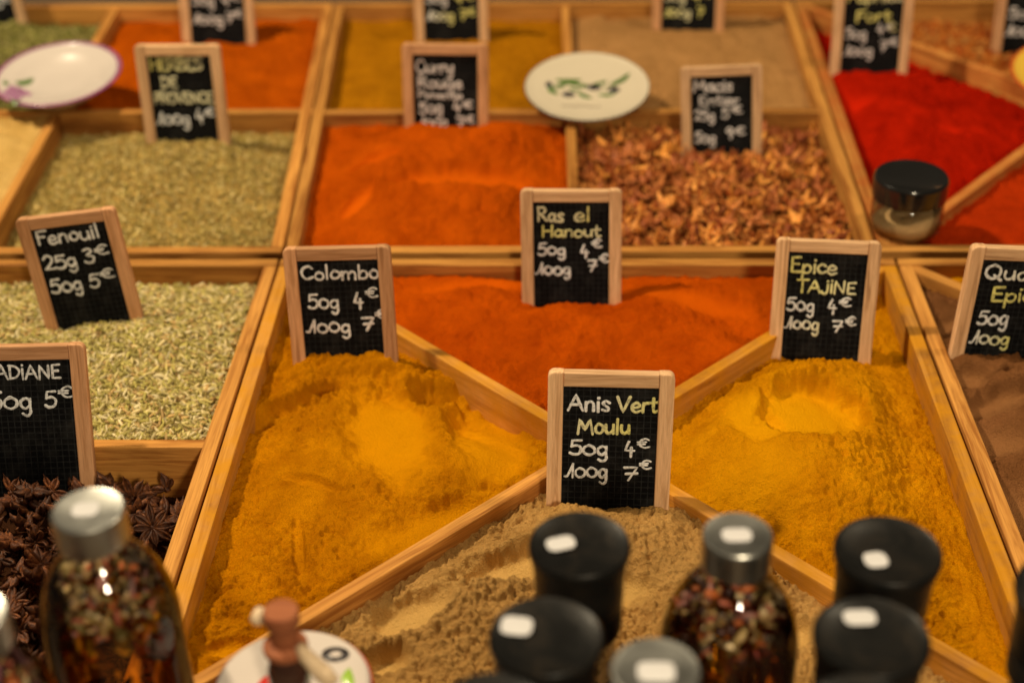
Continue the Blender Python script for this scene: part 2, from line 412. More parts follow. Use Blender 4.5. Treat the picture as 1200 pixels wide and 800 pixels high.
def inset_poly(poly, d):
    """convex polygon (counter-clockwise) as inward half planes at distance d"""
    hp = []
    n = len(poly)
    for i in range(n):
        a = np.array(poly[i][:2]); b = np.array(poly[(i+1) % n][:2]); t = (b-a)/np.linalg.norm(b-a)
        nrm = np.array([-t[1], t[0]]); hp.append((nrm, nrm@a + d))
    return hp
def mound(cx, cy, A, sx, sy=None, rot=0):
    sy = sy or sx
    c, s = math.cos(rot), math.sin(rot)
    def f(x, y):
        u = (x-cx)*c+(y-cy)*s; v = -(x-cx)*s+(y-cy)*c
        return A*np.exp(-(u/sx)**2-(v/sy)**2)
    return f
class Heap:
    def __init__(s, poly, level, res, mounds=(), scoops=(), signs=(), rough=1.0, edge=.05, seed=0, lumps=1.0, tilt=(0, 0), maxz=-.004, grain=1.0):
        s.hp = inset_poly(poly, TW/2); s.poly = poly; s.level = level; s.res = res; s.mounds = mounds; s.scoops = scoops; s.signs = signs
        s.rough = rough; s.edge = edge; s.seed = seed; s.lumps = lumps; s.tilt = tilt; s.maxz = maxz; s.grain = grain
        s.fix = []
        cx = np.mean([p[0] for p in poly]); cy = np.mean([p[1] for p in poly]); s.c = (cx, cy)
        for n in signs:
            x, y, z, yaw, lean, roll, w, L = SIGN_POSE[n]
            m = sign_matrix(n)
            for fx in (-.42, -.14, .14, .42):
                q = m @ Vector((fx*w, -.004, -L)); s.fix.append([q.x, q.y, q.z, 0.0])
        for _ in range(8):
            X = np.array([f[0] for f in s.fix]); Y = np.array([f[1] for f in s.fix])
            if not len(X): break
            h, _m, _d = s.base(X, Y)
            for f, hh in zip(s.fix, h): f[3] += (f[2]-hh)*.6
    def dist(s, x, y):
        d = None
        for n, c in s.hp:
            e = n[0]*x+n[1]*y-c
            d = e if d is None else np.minimum(d, e)
        return d
    def base(s, x, y):
        d = s.dist(x, y)
        e = np.clip(d/s.edge, 0, 1); e = e*e*(3-2*e)
        h = s.level + (x-s.c[0])*s.tilt[0] + (y-s.c[1])*s.tilt[1]
        b = 0
        for m in s.mounds: b = b + m(x, y)
        h = h + b*(.25+.75*e)
        h = h + s.lumps*.0035*fbm(x, y, .06, 3, s.seed)*(.3+.7*e)
        smooth = np.zeros_like(h)
        for (cx, cy, rx, ry, rot, depth, k, fade, sm, lp) in s.scoops:
            c, q = math.cos(rot), math.sin(rot)
            u = ((x-cx)*c+(y-cy)*q)/rx; v = (-(x-cx)*q+(y-cy)*c)/ry
            r = np.sqrt(u*u+v*v) + .14*fbm(x, y, .018, 3, s.seed+9)
            g = 1/(1+np.exp(np.clip((r-1)*k, -40, 40)))
            lip = np.exp(-((r-1.15)/.22)**2)          # a pushed-up lip round the scoop
            fd = 1-fade+fade*np.clip(.5+.6*v, 0, 1.1)
            h = h - depth*g*fd + lp*abs(depth)*lip*fd
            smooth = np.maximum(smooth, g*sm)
        for fx, fy, fz, corr in s.fix:
            h = h + corr*np.exp(-((x-fx)**2/.018**2+(y-fy)**2/.022**2))
        return h, smooth, d
    def height(s, x, y, fine=True):
        x = np.asarray(x, float); y = np.asarray(y, float)
        h, sm, d = s.base(x, y)
        rough = s.rough*(1-.95*sm)
        patch = np.clip(.85+.7*fbm(x, y, .07, 2, s.seed+21), .45, 1.4)
        rough = rough*patch
        h = h + rough*(.0024*fbm(x, y, .020, 3, s.seed+2) + .0014*billow(x, y, .009, s.seed+5))
        if fine:
            cl = np.clip(.35+1.3*fbm(x, y, .03, 2, s.seed+31), 0, 1.3)
            gr = s.grain*(.10+.90*np.clip(rough, 0, 1.2))
            h = h + 1.3*gr*(.00085*perlin(x/.0046, y/.0046, s.seed+6) + .00075*perlin(x/.0025, y/.0025, s.seed+8) + .0009*cells(x, y, .0030, s.seed+7)) + s.grain*rough*cl*.0015*cells(x, y, .0062, s.seed+9)
        # keep the powder under the rim along the boards
        lim = s.maxz + np.clip(d-.004, 0, 1)*1.2
        h = np.where(h > lim, lim - .15*np.minimum(h-lim, .006), h)
        h = np.maximum(h, ZB+.008)
        return h
    def build(s, name, label, mat, cat='spice', kind=None):
        x0 = min(p[0] for p in s.poly); x1 = max(p[0] for p in s.poly); y0 = min(p[1] for p in s.poly); y1 = max(p[1] for p in s.poly)
        nx = int((x1-x0)/s.res)+1; ny = int((y1-y0)/s.res)+1
        gx, gy = np.meshgrid(np.linspace(x0, x1, nx), np.linspace(y0, y1, ny))
        d = s.dist(gx, gy); ok = d > -.0042
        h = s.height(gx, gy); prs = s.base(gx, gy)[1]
        idx = -np.ones(gx.shape, int); idx[ok] = np.arange(ok.sum())
        c = ok[:-1, :-1] & ok[:-1, 1:] & ok[1:, 1:] & ok[1:, :-1]
        q = np.stack([idx[:-1, :-1][c], idx[:-1, 1:][c], idx[1:, 1:][c], idx[1:, :-1][c]], 1)
        ox, oy = s.c
        v = np.stack([gx[ok]-ox, gy[ok]-oy, h[ok]], 1)
        me = bpy.data.meshes.new(name)
        me.vertices.add(len(v)); me.vertices.foreach_set('co', v.astype(np.float32).ravel())
        me.loops.add(q.size); me.loops.foreach_set('vertex_index', q.astype(np.int32).ravel())
        me.polygons.add(len(q)); me.polygons.foreach_set('loop_start', np.arange(0, q.size, 4, dtype=np.int32))
        me.polygons.foreach_set('loop_total', np.full(len(q), 4, dtype=np.int32))
        me.update(calc_edges=True); me.validate(); me.shade_smooth()
        at_ = me.attributes.new('pressed_lit', 'FLOAT', 'POINT')
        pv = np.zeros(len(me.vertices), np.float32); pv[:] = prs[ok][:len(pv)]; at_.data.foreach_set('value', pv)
        o = obj(name, me, mat); o.location = (ox, oy, 0)
        return tag(o, label, cat, kind=kind)

P_ = lambda px, py, z=-.012: at(px, py, z).xy
def sc(px, py, rx, ry, rot, depth, k=9, fade=0, sm=1, lp=.12, z=-.012):
    p = P_(px, py, z); return (p.x, p.y, rx, ry, R(rot), depth, k, fade, sm, lp)
def mo(px, py, A, sx, sy=None, rot=0, z=-.012):
    p = P_(px, py, z); return mound(p.x, p.y, A, sx, sy, R(rot))

c0 = [tuple(p[:2]) for p in C0]   # FL, FR, BR, BL
COLOMBO = Heap([c0[0], X0, c0[3]], -.021, .0008, seed=1,
   mounds=[mo(440, 470, .024, .085, .070), mo(560, 530, .012, .06, .05), mo(330, 600, .008, .06, .07), mo(440, 426, .020, .070, .020, -6), mo(312, 468, .012, .022, .024)],
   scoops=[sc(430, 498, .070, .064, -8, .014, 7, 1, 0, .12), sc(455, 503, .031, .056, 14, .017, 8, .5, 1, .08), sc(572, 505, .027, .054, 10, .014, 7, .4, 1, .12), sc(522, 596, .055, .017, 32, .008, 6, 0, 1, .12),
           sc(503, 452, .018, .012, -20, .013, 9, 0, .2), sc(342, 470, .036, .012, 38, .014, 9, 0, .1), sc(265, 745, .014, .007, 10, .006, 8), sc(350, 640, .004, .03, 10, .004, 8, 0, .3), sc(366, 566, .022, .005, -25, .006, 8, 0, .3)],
   signs=['colombo'], rough=1.05)
RAS = Heap([c0[3], X0, c0[2]], -.013, .0013, seed=12,
   mounds=[mo(690, 375, .010, .09, .05), mo(560, 360, .008, .08, .05), mo(830, 345, .010, .08, .03), mo(670, 430, -.008, .06, .03)],
   scoops=[sc(560, 335, .05, .010, 15, .0025, 5), sc(800, 360, .05, .010, -20, .0025, 5)], signs=['ras'], rough=.9)
TAJINE = Heap([X0, c0[1], c0[2]], -.024, .0008, seed=23,
   mounds=[mo(930, 470, .034, .070, .075), mo(900, 560, .020, .07, .06), mo(1000, 600, .012, .05, .06)],
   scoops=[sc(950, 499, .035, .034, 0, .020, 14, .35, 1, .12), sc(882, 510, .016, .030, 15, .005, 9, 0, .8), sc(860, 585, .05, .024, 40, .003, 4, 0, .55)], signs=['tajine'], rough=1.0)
ANIS = Heap([c0[0], c0[1], X0], -.018, .0008, seed=34,
   mounds=[mo(700, 610, .022, .08, .05), mo(620, 620, .008, .05, .04), mo(560, 720, .010, .07, .05), mo(860, 680, .010, .07, .05), mo(500, 690, .007, .05, .03)],
   scoops=[sc(595, 668, .036, .015, 12, .016, 10), sc(480, 718, .024, .014, 20, .011, 9), sc(450, 765, .014, .009, 0, .011, 10), sc(700, 690, .03, .014, -10, .008, 8), sc(930, 735, .012, .012, 0, .008, 8)],
   signs=['anis'], rough=1.15, grain=1.35)
M['colombo'] = powder('colombo powder', (.49, .184, .0015), (.33, .104, .001))
M['ras'] = powder('ras el hanout powder', (.46, .070, .0015), (.33, .042, .001))
M['tajine'] = powder('tajine powder', (.56, .228, .002), (.42, .148, .0012))
M['anis'] = powder('ground aniseed', (.48, .27, .085), (.35, .185, .052), var=.4, speck=(.62, .40, .16))
COLOMBO.build('spice_powder', 'yellow mustard coloured powder with scooped hollow in the left triangle of the front middle tray', M['colombo'])
RAS.build('spice_powder', 'orange powder in the back triangle of the front middle tray', M['ras'])
TAJINE.build('spice_powder', 'bright yellow powder mound with oval scoop mark in the right triangle beside the crossed boards', M['tajine'])
ANIS.build('spice_powder', 'sandy tan ground powder behind the black capped grinders', M['anis'])

c1 = C1
sq = lambda a, b, c, d: [a, b, c, d]
CURRY = Heap(sq((-.209, 1.058), (.0165, 1.058), (.0145, 1.3195), (-.222, 1.3205)), -.017, .0016, seed=41,
   mounds=[mo(540, 190, .022, .09, .10), mo(430, 220, .012, .06, .07), mo(600, 170, .012, .05, .05), mo(480, 250, .010, .07, .05)],
   scoops=[sc(545, 222, .060, .018, 12, .013, 8), sc(440, 205, .024, .013, 40, .010, 8), sc(420, 250, .02, .01, 60, .007, 8)], signs=['curry'], rough=1.1)
CURRY2 = Heap(sq((-.222, 1.3205), (.0145, 1.3195), (.012, 1.593), (-.2335, 1.593)), -.020, .0022, seed=52, mounds=[mo(530, 50, .012, .12, .06)], signs=['yellow'], rough=.9)
TANP = Heap(sq((.0145, 1.3195), (.2515, 1.3185), (.251, 1.593), (.012, 1.593)), -.017, .0022, seed=63, mounds=[mo(800, 60, .014, .12, .07)], signs=['tan'], rough=.8)
M['curry'] = powder('red curry powder', (.48, .078, .002), (.34, .047, .001))
M['curry2'] = powder('yellow curry powder', (.40, .155, .004), (.30, .11, .003))
M['tanp'] = powder('ginger powder', (.42, .215, .075), (.34, .17, .055))
CURRY.build('spice_powder', 'deep orange powder hill with scoop marks left of the dried mace', M['curry'])
CURRY2.build('spice_powder', 'dull ochre yellow powder in the square behind the deep orange hill', M['curry2'])
TANP.build('spice_powder', 'pale tan powder in the back square behind the olive plate', M['tanp'])

ORANGE = Heap(sq((-.469, 1.3235), (-.226, 1.3225), (-.2365, 1.593), (-.479, 1.593)), -.019, .0022, seed=71, mounds=[mo(200, 60, .015, .07, .07), mo(330, 40, .012, .05, .07)], signs=['orange'], rough=.9)
M['orange'] = powder('orange powder', (.44, .080, .002), (.32, .052, .0015))
ORANGE.build('spice_powder', 'orange powder in the square right of the white plate with purple rim', M['orange'])
PALE = Heap(sq((-.71, 1.058), (-.460, 1.058), (-.469, 1.3235), (-.712, 1.3245)), -.006, .003, seed=75, rough=1.6)
M['pale'] = powder('pale yellow powder', (.62, .40, .13), (.52, .31, .08), speck=(.75, .55, .25))
PALE.build('spice_powder', 'pale straw yellow powder under the white plate with purple rim at the left edge', M['pale'])

c5 = [tuple(p[:2]) for p in C5]; c4 = [tuple(p[:2]) for p in C4]
RED = Heap([c5[0], X5, c5[3]], -.024, .0018, seed=81, mounds=[mo(1040, 130, .020, .07, .09), mo(1080, 90, .012, .05, .05), mo(1100, 190, .010, .05, .06)],
   scoops=[sc(1000, 120, .02, .012, 0, .004, 7), sc(1110, 150, .012, .010, 0, .004, 7)], signs=['paprika'], rough=1.3)
RED2 = Heap([c5[0], c5[1], X5], -.014, .002, seed=86, mounds=[mo(1180, 240, .006, .06, .05)], rough=1.2)
CHILI = Heap([c5[3], X5, c5[2]], -.026, .002, seed=88, mounds=[mo(1130, 60, .008, .08, .05)], signs=['chili'], rough=1.2)
M['red'] = powder('hot paprika powder', (.44, .012, .002), (.27, .006, .001))
M['red2'] = powder('orange red powder', (.44, .034, .003), (.32, .022, .002))
M['chili'] = powder('crushed chili base', (.45, .13, .02), (.35, .09, .015))
RED.build('spice_powder', 'bright red powder behind the black lidded jar', M['red'])
RED2.build('spice_powder', 'orange red powder right of the black lidded jar', M['red2'])
BROWN = Heap([c4[0], X4, c4[3]], -.013, .0014, seed=91,
   mounds=[mo(1160, 440, .022, .06, .06), mo(1100, 370, .006, .03, .04), mo(1190, 560, .010, .05, .07)],
   scoops=[sc(1130, 452, .018, .011, 0, .009, 10), sc(1168, 480, .044, .012, 14, .012, 10), sc(1110, 385, .02, .01, 30, .006, 8), sc(1192, 450, .014, .008, 0, .009, 9), sc(1150, 520, .03, .014, -20, .006, 7), sc(1190, 600, .03, .02, 20, .007, 7)], signs=['quatre'], rough=1.3)
YEL4 = Heap([c4[3], X4, c4[2]], -.012, .002, seed=96, rough=.9)
M['brown'] = powder('four spice powder', (.20, .082, .030), (.14, .055, .018))
BROWN.build('spice_powder', 'brown powder with finger marks at the right edge', M['brown'])
YEL4.build('spice_powder', 'small patch of yellow orange powder behind the slanting board at the right edge', M['tajine'])
SIDE4 = None

# ------------------------------------------------------------------ seeds, crumbs, mace, star anise
def col_attr(me, cols):
    a = me.color_attributes.new('Col', 'FLOAT_COLOR', 'POINT')
    a.data.foreach_set('color', np.asarray(cols, np.float32).ravel())
def scatter(name, label, heap, n, proto, palette, size, mat, rng, cat, lift=.0008, layers=1, tilt=.5, region=None):
    """many tiny grains of one spice lying on the heap as ONE object of stuff"""
    pv, pf = proto; pv = np.array(pv); nv = len(pv)
    xs = [p[0] for p in heap.poly]; ys = [p[1] for p in heap.poly]
    x = rng.uniform(min(xs), max(xs), n*3); y = rng.uniform(min(ys), max(ys), n*3)
    ok = heap.dist(x, y) > .0005
    if region is not None: ok &= region(x, y)
    x = x[ok][:n]; y = y[ok][:n]; n = len(x)
    z = heap.height(x, y, False)
    e = .003
    gxn = (heap.height(x+e, y, False)-heap.height(x-e, y, False))/(2*e); gyn = (heap.height(x, y+e, False)-heap.height(x, y-e, False))/(2*e)
    yaw = rng.uniform(0, 2*np.pi, n); pit = rng.normal(0, tilt, n); rol = rng.uniform(0, 2*np.pi, n)
    s = size*rng.uniform(.7, 1.25, n); fat = rng.uniform(.8, 1.25, n)
    P = pv[None]*np.stack([s, s*fat, s*fat], 1)[:, None, :]
    def rot(P, a, i, j):
        c, q = np.cos(a)[:, None], np.sin(a)[:, None]
        A = P[:, :, i]*c-P[:, :, j]*q; B = P[:, :, i]*q+P[:, :, j]*c
        P[:, :, i] = A; P[:, :, j] = B
    rot(P, rol, 1, 2); rot(P, pit, 0, 2); rot(P, yaw, 0, 1)
    P[:, :, 2] += P[:, :, 0]*gxn[:, None]+P[:, :, 1]*gyn[:, None]
    P[:, :, 0] += x[:, None]; P[:, :, 1] += y[:, None]; P[:, :, 2] += (z+lift*rng.uniform(-.3, 1.8, n))[:, None]
    V = P.reshape(-1, 3); V[:, 0] -= heap.c[0]; V[:, 1] -= heap.c[1]
    F = np.array(pf); k = F.shape[1]
    F = (F[None]+(np.arange(n)*nv)[:, None, None]).reshape(-1, k)
    me = bpy.data.meshes.new(name)
    me.vertices.add(len(V)); me.vertices.foreach_set('co', V.astype(np.float32).ravel())
    me.loops.add(F.size); me.loops.foreach_set('vertex_index', F.astype(np.int32).ravel())
    me.polygons.add(len(F)); me.polygons.foreach_set('loop_start', np.arange(0, F.size, k, dtype=np.int32)); me.polygons.foreach_set('loop_total', np.full(len(F), k, np.int32))
    me.update(calc_edges=True); me.shade_smooth()
    pal = np.array(palette); c = pal[rng.randint(0, len(pal), n)]*rng.uniform(.6, 1.25, (n, 1))
    c = np.concatenate([c, np.ones((n, 1))], 1); col_attr(me, np.repeat(c, nv, 0))
    o = obj(name, me, mat); o.location = (*heap.c, 0)
    return tag(o, label, cat, kind='stuff')
def spindle(seg=6, rings=(-1, -.6, 0, .6, 1), rad=(.12, .75, 1, .75, .12), asp=.27, bend=.12, ribs=.12):
    vs = []; fs = []
    for r, q in zip(rings, rad):
        for k in range(seg):
            a = 2*math.pi*k/seg; rr = q*asp*(1+ribs*(1 if k % 2 else -1))
            vs.append((r*.5, rr*.5*math.cos(a)+bend*(r*r-.4)*.5, rr*.5*math.sin(a)))
    for i in range(len(rings)-1):
        for k in range(seg):
            k2 = (k+1) % seg; fs.append((i*seg+k, i*seg+k2, (i+1)*seg+k2, (i+1)*seg+k))
    return vs, fs
rng = np.random.RandomState(11)
M['seed'] = vcol('fennel seed', .6, .35); M['crumb'] = vcol('dried herb crumb', .9, .15)
M['seedbed'] = powder('fennel seed bed', (.34, .26, .10), (.22, .16, .055))
M['herbbed'] = powder('dried herb bed', (.46, .30, .085), (.30, .19, .05), speck=(.60, .44, .16))
M['greenbed'] = powder('green herb bed', (.20, .17, .045), (.13, .11, .03), speck=(.32, .28, .10))
FEN = Heap(sq((-.4585, .8045), (-.2245, .8045), (-.2215, 1.038), (-.4565, 1.038)), -.020, .003, seed=101,
   mounds=[mo(150, 420, .018, .10, .08), mo(30, 330, .008, .08, .06)], signs=['fenouil'], rough=.6, edge=.06, maxz=-.003)
b = FEN.build('fennel_seed_bed', 'solid bed of fennel seed under the loose seeds', M['seedbed'], 'spice', 'stuff')
scatter('fennel_seeds', 'pale green fennel seeds filling the compartment around the leaning slate', FEN, 15000, spindle(6, (-1, -.5, .5, 1), (.15, .9, .9, .15)),
        [(0.504, 0.409, 0.126), (0.567, 0.462, 0.189), (0.440, 0.378, 0.105), (0.609, 0.493, 0.230), (0.399, 0.335, 0.078), (0.504, 0.325, 0.115), (0.672, 0.567, 0.315), (0.294, 0.230, 0.052)], .0066, M['seed'], rng, 'seeds', .0016, tilt=.35)
HERB = Heap(sq((-.460, 1.058), (-.221, 1.058), (-.226, 1.3225), (-.469, 1.3235)), -.026, .003, seed=111,
   mounds=[mo(210, 200, .018, .10, .09), mo(120, 240, .010, .07, .07)], signs=['herbes'], rough=.9, maxz=-.003)
HERB.build('dried_herb_bed', 'solid bed of dried herbs under the loose crumbs', M['herbbed'], 'spice', 'stuff')
crumb = spindle(4, (-1, 0, 1), (.3, 1, .25), .42, .15, 0)
scatter('dried_herbs', 'brownish green crumbled dried herbs left of the deep orange powder', HERB, 15000, crumb,
        [(.50, .38, .115), (.38, .29, .075), (.58, .45, .16), (.44, .31, .085), (.26, .19, .045), (.68, .54, .23), (.34, .22, .06)], .0042, M['crumb'], rng, 'herbs', .0016, tilt=.6)
GREEN = Heap(sq((-.712, 1.3245), (-.469, 1.3235), (-.479, 1.593), (-.715, 1.593)), -.024, .003, seed=121, mounds=[mo(20, 50, .016, .10, .08)], signs=['green'], rough=.9, maxz=-.003)
GREEN.build('green_herb_bed', 'solid bed of green herbs under the loose crumbs', M['greenbed'], 'spice', 'stuff')
scatter('green_herbs', 'dark olive green crumbled herbs in the top left corner', GREEN, 9000, crumb,
        [(.26, .25, .06), (.34, .30, .09), (.20, .20, .045), (.42, .36, .14), (.17, .15, .04)], .0055, M['crumb'], rng, 'herbs', .0016, tilt=.6)
CHILI.build('crushed_chili_bed', 'solid bed of crushed chili under the loose flakes', M['chili'], 'spice', 'stuff')
scatter('crushed_chili', 'orange crushed chili flakes in the top right corner', CHILI, 6500, crumb,
        [(.50, .15, .02), (.42, .09, .012), (.56, .22, .04), (.33, .06, .01), (.60, .30, .08)], .006, M['crumb'], rng, 'spice', .0018, tilt=.6)

# mace: curled lacy blades, each one an object
def mace_mesh(seed):
    rg = random.Random(seed); vs = []; fs = []; cols = []
    nb = rg.randint(4, 6)
    def strip(p0, d0, n, w0, L, curl, twist):
        p = Vector(p0); d = Vector(d0).normalized(); up = Vector((0, 0, 1)); base = len(vs)
        for i in range(n+1):
            t = i/n
            side = d.cross(up); side = side.normalized() if side.length > .01 else Vector((1, 0, 0))
            side = (Matrix.Rotation(twist*t, 3, d) @ side)
            w = w0*(1-.45*t*t)*(.55+.8*rg.random())
            nrm = side.cross(d).normalized()
            th = .0009
            for sx, sz in ((-1, 0), (0, 1), (1, 0), (0, -1)):
                vs.append(p+side*w*.5*sx+nrm*th*(sz+.5*(1-abs(sx)))); cols.append(t)
            d = (d+Vector((rg.uniform(-.25, .25), rg.uniform(-.25, .25), curl*rg.uniform(.5, 1.3)))).normalized()
            p = p+d*(L/n)
        for i in range(n):
            for k in range(4):
                k2 = (k+1) % 4; a = base+i*4
                fs.append((a+k, a+k2, a+4+k2, a+4+k))
        fs.append((base, base+1, base+2, base+3)); e = base+n*4; fs.append((e+3, e+2, e+1, e))
    for b in range(nb):
        a = b/nb*math.tau*.8+rg.uniform(-.3, .3)
        strip((math.cos(a)*.002, math.sin(a)*.002, 0), (math.cos(a), math.sin(a), rg.uniform(-.3, .3)), 6, rg.uniform(.0065, .0115), rg.uniform(.011, .020), rg.choice([.30, .15, -.2, .45]), rg.uniform(-1.6, 1.6))
    # broad cup where the fingers join
    base = len(vs); seg = 7
    vs.append(Vector((0, 0, -.0012))); cols.append(0)
    for k in range(seg):
        a = math.tau*k/seg; r = .0058*rg.uniform(.7, 1.3); vs.append(Vector((r*math.cos(a), r*math.sin(a), .001*rg.uniform(0, 2.4)))); cols.append(.2)
    vs.append(Vector((0, 0, .0006))); cols.append(0)
    for k in range(seg): fs.append((base, base+1+(k+1) % seg, base+1+k)); fs.append((base+1+seg, base+1+k, base+1+(k+1) % seg))
    me = mesh(vs, fs)
    return me
def mace_mat(name, a, b):
    t = NT(name); tc = t.n('ShaderNodeTexCoord').outputs['Object']; oi = t.n('ShaderNodeObjectInfo').outputs['Random']
    n = t.noise(tc, 260, 4, .6)
    c = t.mix(t.ramp(n, [(.32, (0, 0, 0)), (.68, (1, 1, 1))]), a, b)
    hv = t.n('ShaderNodeHueSaturation'); t.l(c, hv.inputs['Color']); t.l(t.math('ADD', t.math('MULTIPLY', oi, .8), .65), hv.inputs['Value'])
    t.l(t.math('ADD', t.math('MULTIPLY', oi, .03), .485), hv.inputs['Hue'])
    t.l(hv.outputs[0], t.b.inputs['Base Color']); t.b.inputs['Roughness'].default_value = .55; t.b.inputs['Specular IOR Level'].default_value = .35
    t.bump(n, .5, .001)
    return t.m
MACE = Heap(sq((.0165, 1.058), (.248, 1.058), (.2515, 1.3185), (.0145, 1.3195)), -.026, .003, seed=131, mounds=[mo(850, 220, .016, .10, .10)], signs=['macis'], rough=1.0, maxz=-.004)
M['macebed'] = powder('mace crumbs', (.22, .075, .018), (.12, .038, .009))
MACE.build('mace_crumbs', 'dark broken mace crumbs lying under the whole blades', M['macebed'], 'spice', 'stuff')
scatter('mace_fragments', 'small orange brown broken pieces between the whole mace blades', MACE, 2600, spindle(4, (-1, 0, 1), (.5, 1, .4), .6, .3, .3), [(.46, .15, .03), (.36, .10, .02), (.58, .24, .06), (.26, .07, .015)], .0085, M['crumb'], rng, 'spice', .003, tilt=.6)
mm = [mace_mat('mace orange', (.52, .165, .028), (.74, .30, .075)), mace_mat('mace brown', (.38, .105, .02), (.60, .21, .05))]
mace_meshes = [mace_mesh(500+i) for i in range(9)]
mp = [obj('mace_blade', m_, mm[i % 2]) for i, m_ in enumerate(mace_meshes)]
rg = random.Random(3)
cand = []
for i in range(17):
    for j in range(17):
        x = .022+.222*(i+.5+rg.uniform(-.5, .5))/17; y = 1.064+.250*(j+.5+rg.uniform(-.5, .5))/17
        if MACE.dist(x, y) > .006: cand.append((x, y))
for k, (x, y) in enumerate(cand):
    o = mp[k] if k < len(mp) else mp[k % len(mp)].copy()
    if k >= len(mp): COL.objects.link(o)
    o.location = (x, y, float(MACE.height(x, y, False))+rg.uniform(.001, .010))
    o.rotation_euler = (rg.uniform(-.55, .55), rg.uniform(-.55, .55), rg.uniform(0, 6.28)); s_ = rg.uniform(.58, .90); o.scale = (s_, s_, s_)
    tag(o, 'curled orange brown dried mace blade in the heap around its slate', 'mace', 'dried mace blades')

# star anise: eight boat shaped carpels, each one an object
def anise_mesh(seed, broken=False):
    rg = random.Random(seed); vs = []; fs = []
    n = 8; ks = [k for k in range(n) if not (broken and rg.random() < .45)] or [0]
    for k in ks:
        a = k/n*math.tau+rg.uniform(-.12, .12); L = rg.uniform(.0105, .0145); W = rg.uniform(.0038, .0052); Hh = rg.uniform(.0042, .0058); op = rg.uniform(.25, .8)
        lift = rg.uniform(-.12, .18)
        ca, sa = math.cos(a), math.sin(a); base = len(vs); N = 7
        for i in range(N+1):
            t = i/N
            w = W*(.28+.95*math.sin(math.pi*min(1, t*1.02)**.85)) * (1 if t < .85 else .55) * (1-.85*max(0, t-.8)/.2)
            hh = Hh*(.5+.6*math.sin(math.pi*t**.8))*(1-.7*max(0, t-.75)/.25)
            r = .0012+L*t; z0 = lift*L*t*t + (.0022*max(0, t-.7)/.3)
            # boat section: keel, flanks, open lips and inner floor
            sec = [(0, -hh*.55), (w*.42, -hh*.30), (w*.5, hh*.10), (w*.5*op, hh*.45), (w*.22*op, hh*.18), (0, -hh*.08), (-w*.22*op, hh*.18), (-w*.5*op, hh*.45), (-w*.5, hh*.10), (-w*.42, -hh*.30)]
            for y, z in sec: vs.append((r*ca-y*sa, r*sa+y*ca, z+z0))
        m = 10
        for i in range(N):
            for j in range(m):
                j2 = (j+1) % m; fs.append((base+i*m+j, base+i*m+j2, base+(i+1)*m+j2, base+(i+1)*m+j))
        fs.append(tuple(base+j for j in reversed(range(m)))); fs.append(tuple(base+N*m+j for j in range(m)))
    hv, hf = lathe([(.0001, -.003), (.0022, -.0022), (.0024, .0004), (.0001, .0012)], 8, False); b0 = len(vs)
    vs += hv; fs += [tuple(i+b0 for i in f) for f in hf]
    return mesh(vs, fs)
def anise_mat():
    t = NT('star anise husk'); tc = t.n('ShaderNodeTexCoord').outputs['Object']; oi = t.n('ShaderNodeObjectInfo').outputs['Random']
    n = t.noise(tc, 320, 4, .65)
    c = t.ramp(n, [(.3, (.022, .007, .004)), (.52, (.085, .027, .010)), (.72, (.28, .095, .028))])
    hv = t.n('ShaderNodeHueSaturation'); t.l(c, hv.inputs['Color']); t.l(t.math('ADD', t.math('MULTIPLY', oi, .9), .5), hv.inputs['Value'])
    t.l(hv.outputs[0], t.b.inputs['Base Color']); t.b.inputs['Roughness'].default_value = .55; t.b.inputs['Specular IOR Level'].default_value = .25
    t.bump(n, .6, .0012)
    return t.m
AM = anise_mat()
ap = [obj('star_anise', anise_mesh(900+i, i >= 5), AM) for i in range(8)]
ANISE = Heap(sq((-.4585, .570), (-.2265, .570), (-.2245, .8045), (-.4585, .8045)), -.044, .003, seed=141, mounds=[mo(40, 620, .016, .08, .07)], rough=.5, maxz=-.006)
M['anisebed'] = powder('star anise fragments', (.05, .02, .009), (.03, .012, .006))
ANISE.build('star_anise_fragments', 'dark fragments lying under the whole star anise', M['anisebed'], 'spice', 'stuff')
rg = random.Random(8); k = 0
for layer in range(3):
    for i in range(10):
        for j in range(10):
            x = -.448+.212*(i+.5+rg.uniform(-.45, .45))/10; y = .580+.214*(j+.5+rg.uniform(-.45, .45))/10
            if y < .60 and layer < 2: continue
            if ANISE.dist(x, y) < .012: continue
            if layer == 2 and rg.random() < .25: continue
            o = ap[k] if k < 8 else ap[rg.randrange(8)].copy()
            if k >= 8: COL.objects.link(o)
            zz = float(ANISE.height(x, y, False))+.005+layer*.0065+rg.uniform(-.002, .003)
            o.location = (x, y, zz)
            tl = .9 if layer < 2 else 1.25
            o.rotation_euler = (rg.uniform(-tl, tl), rg.uniform(-tl, tl), rg.uniform(0, 6.28)); s_ = rg.uniform(.85, 1.2); o.scale = (s_, s_, s_)
            tag(o, 'dark brown dried star anise pod in the heap at lower left', 'star anise', 'star anise pods'); k += 1

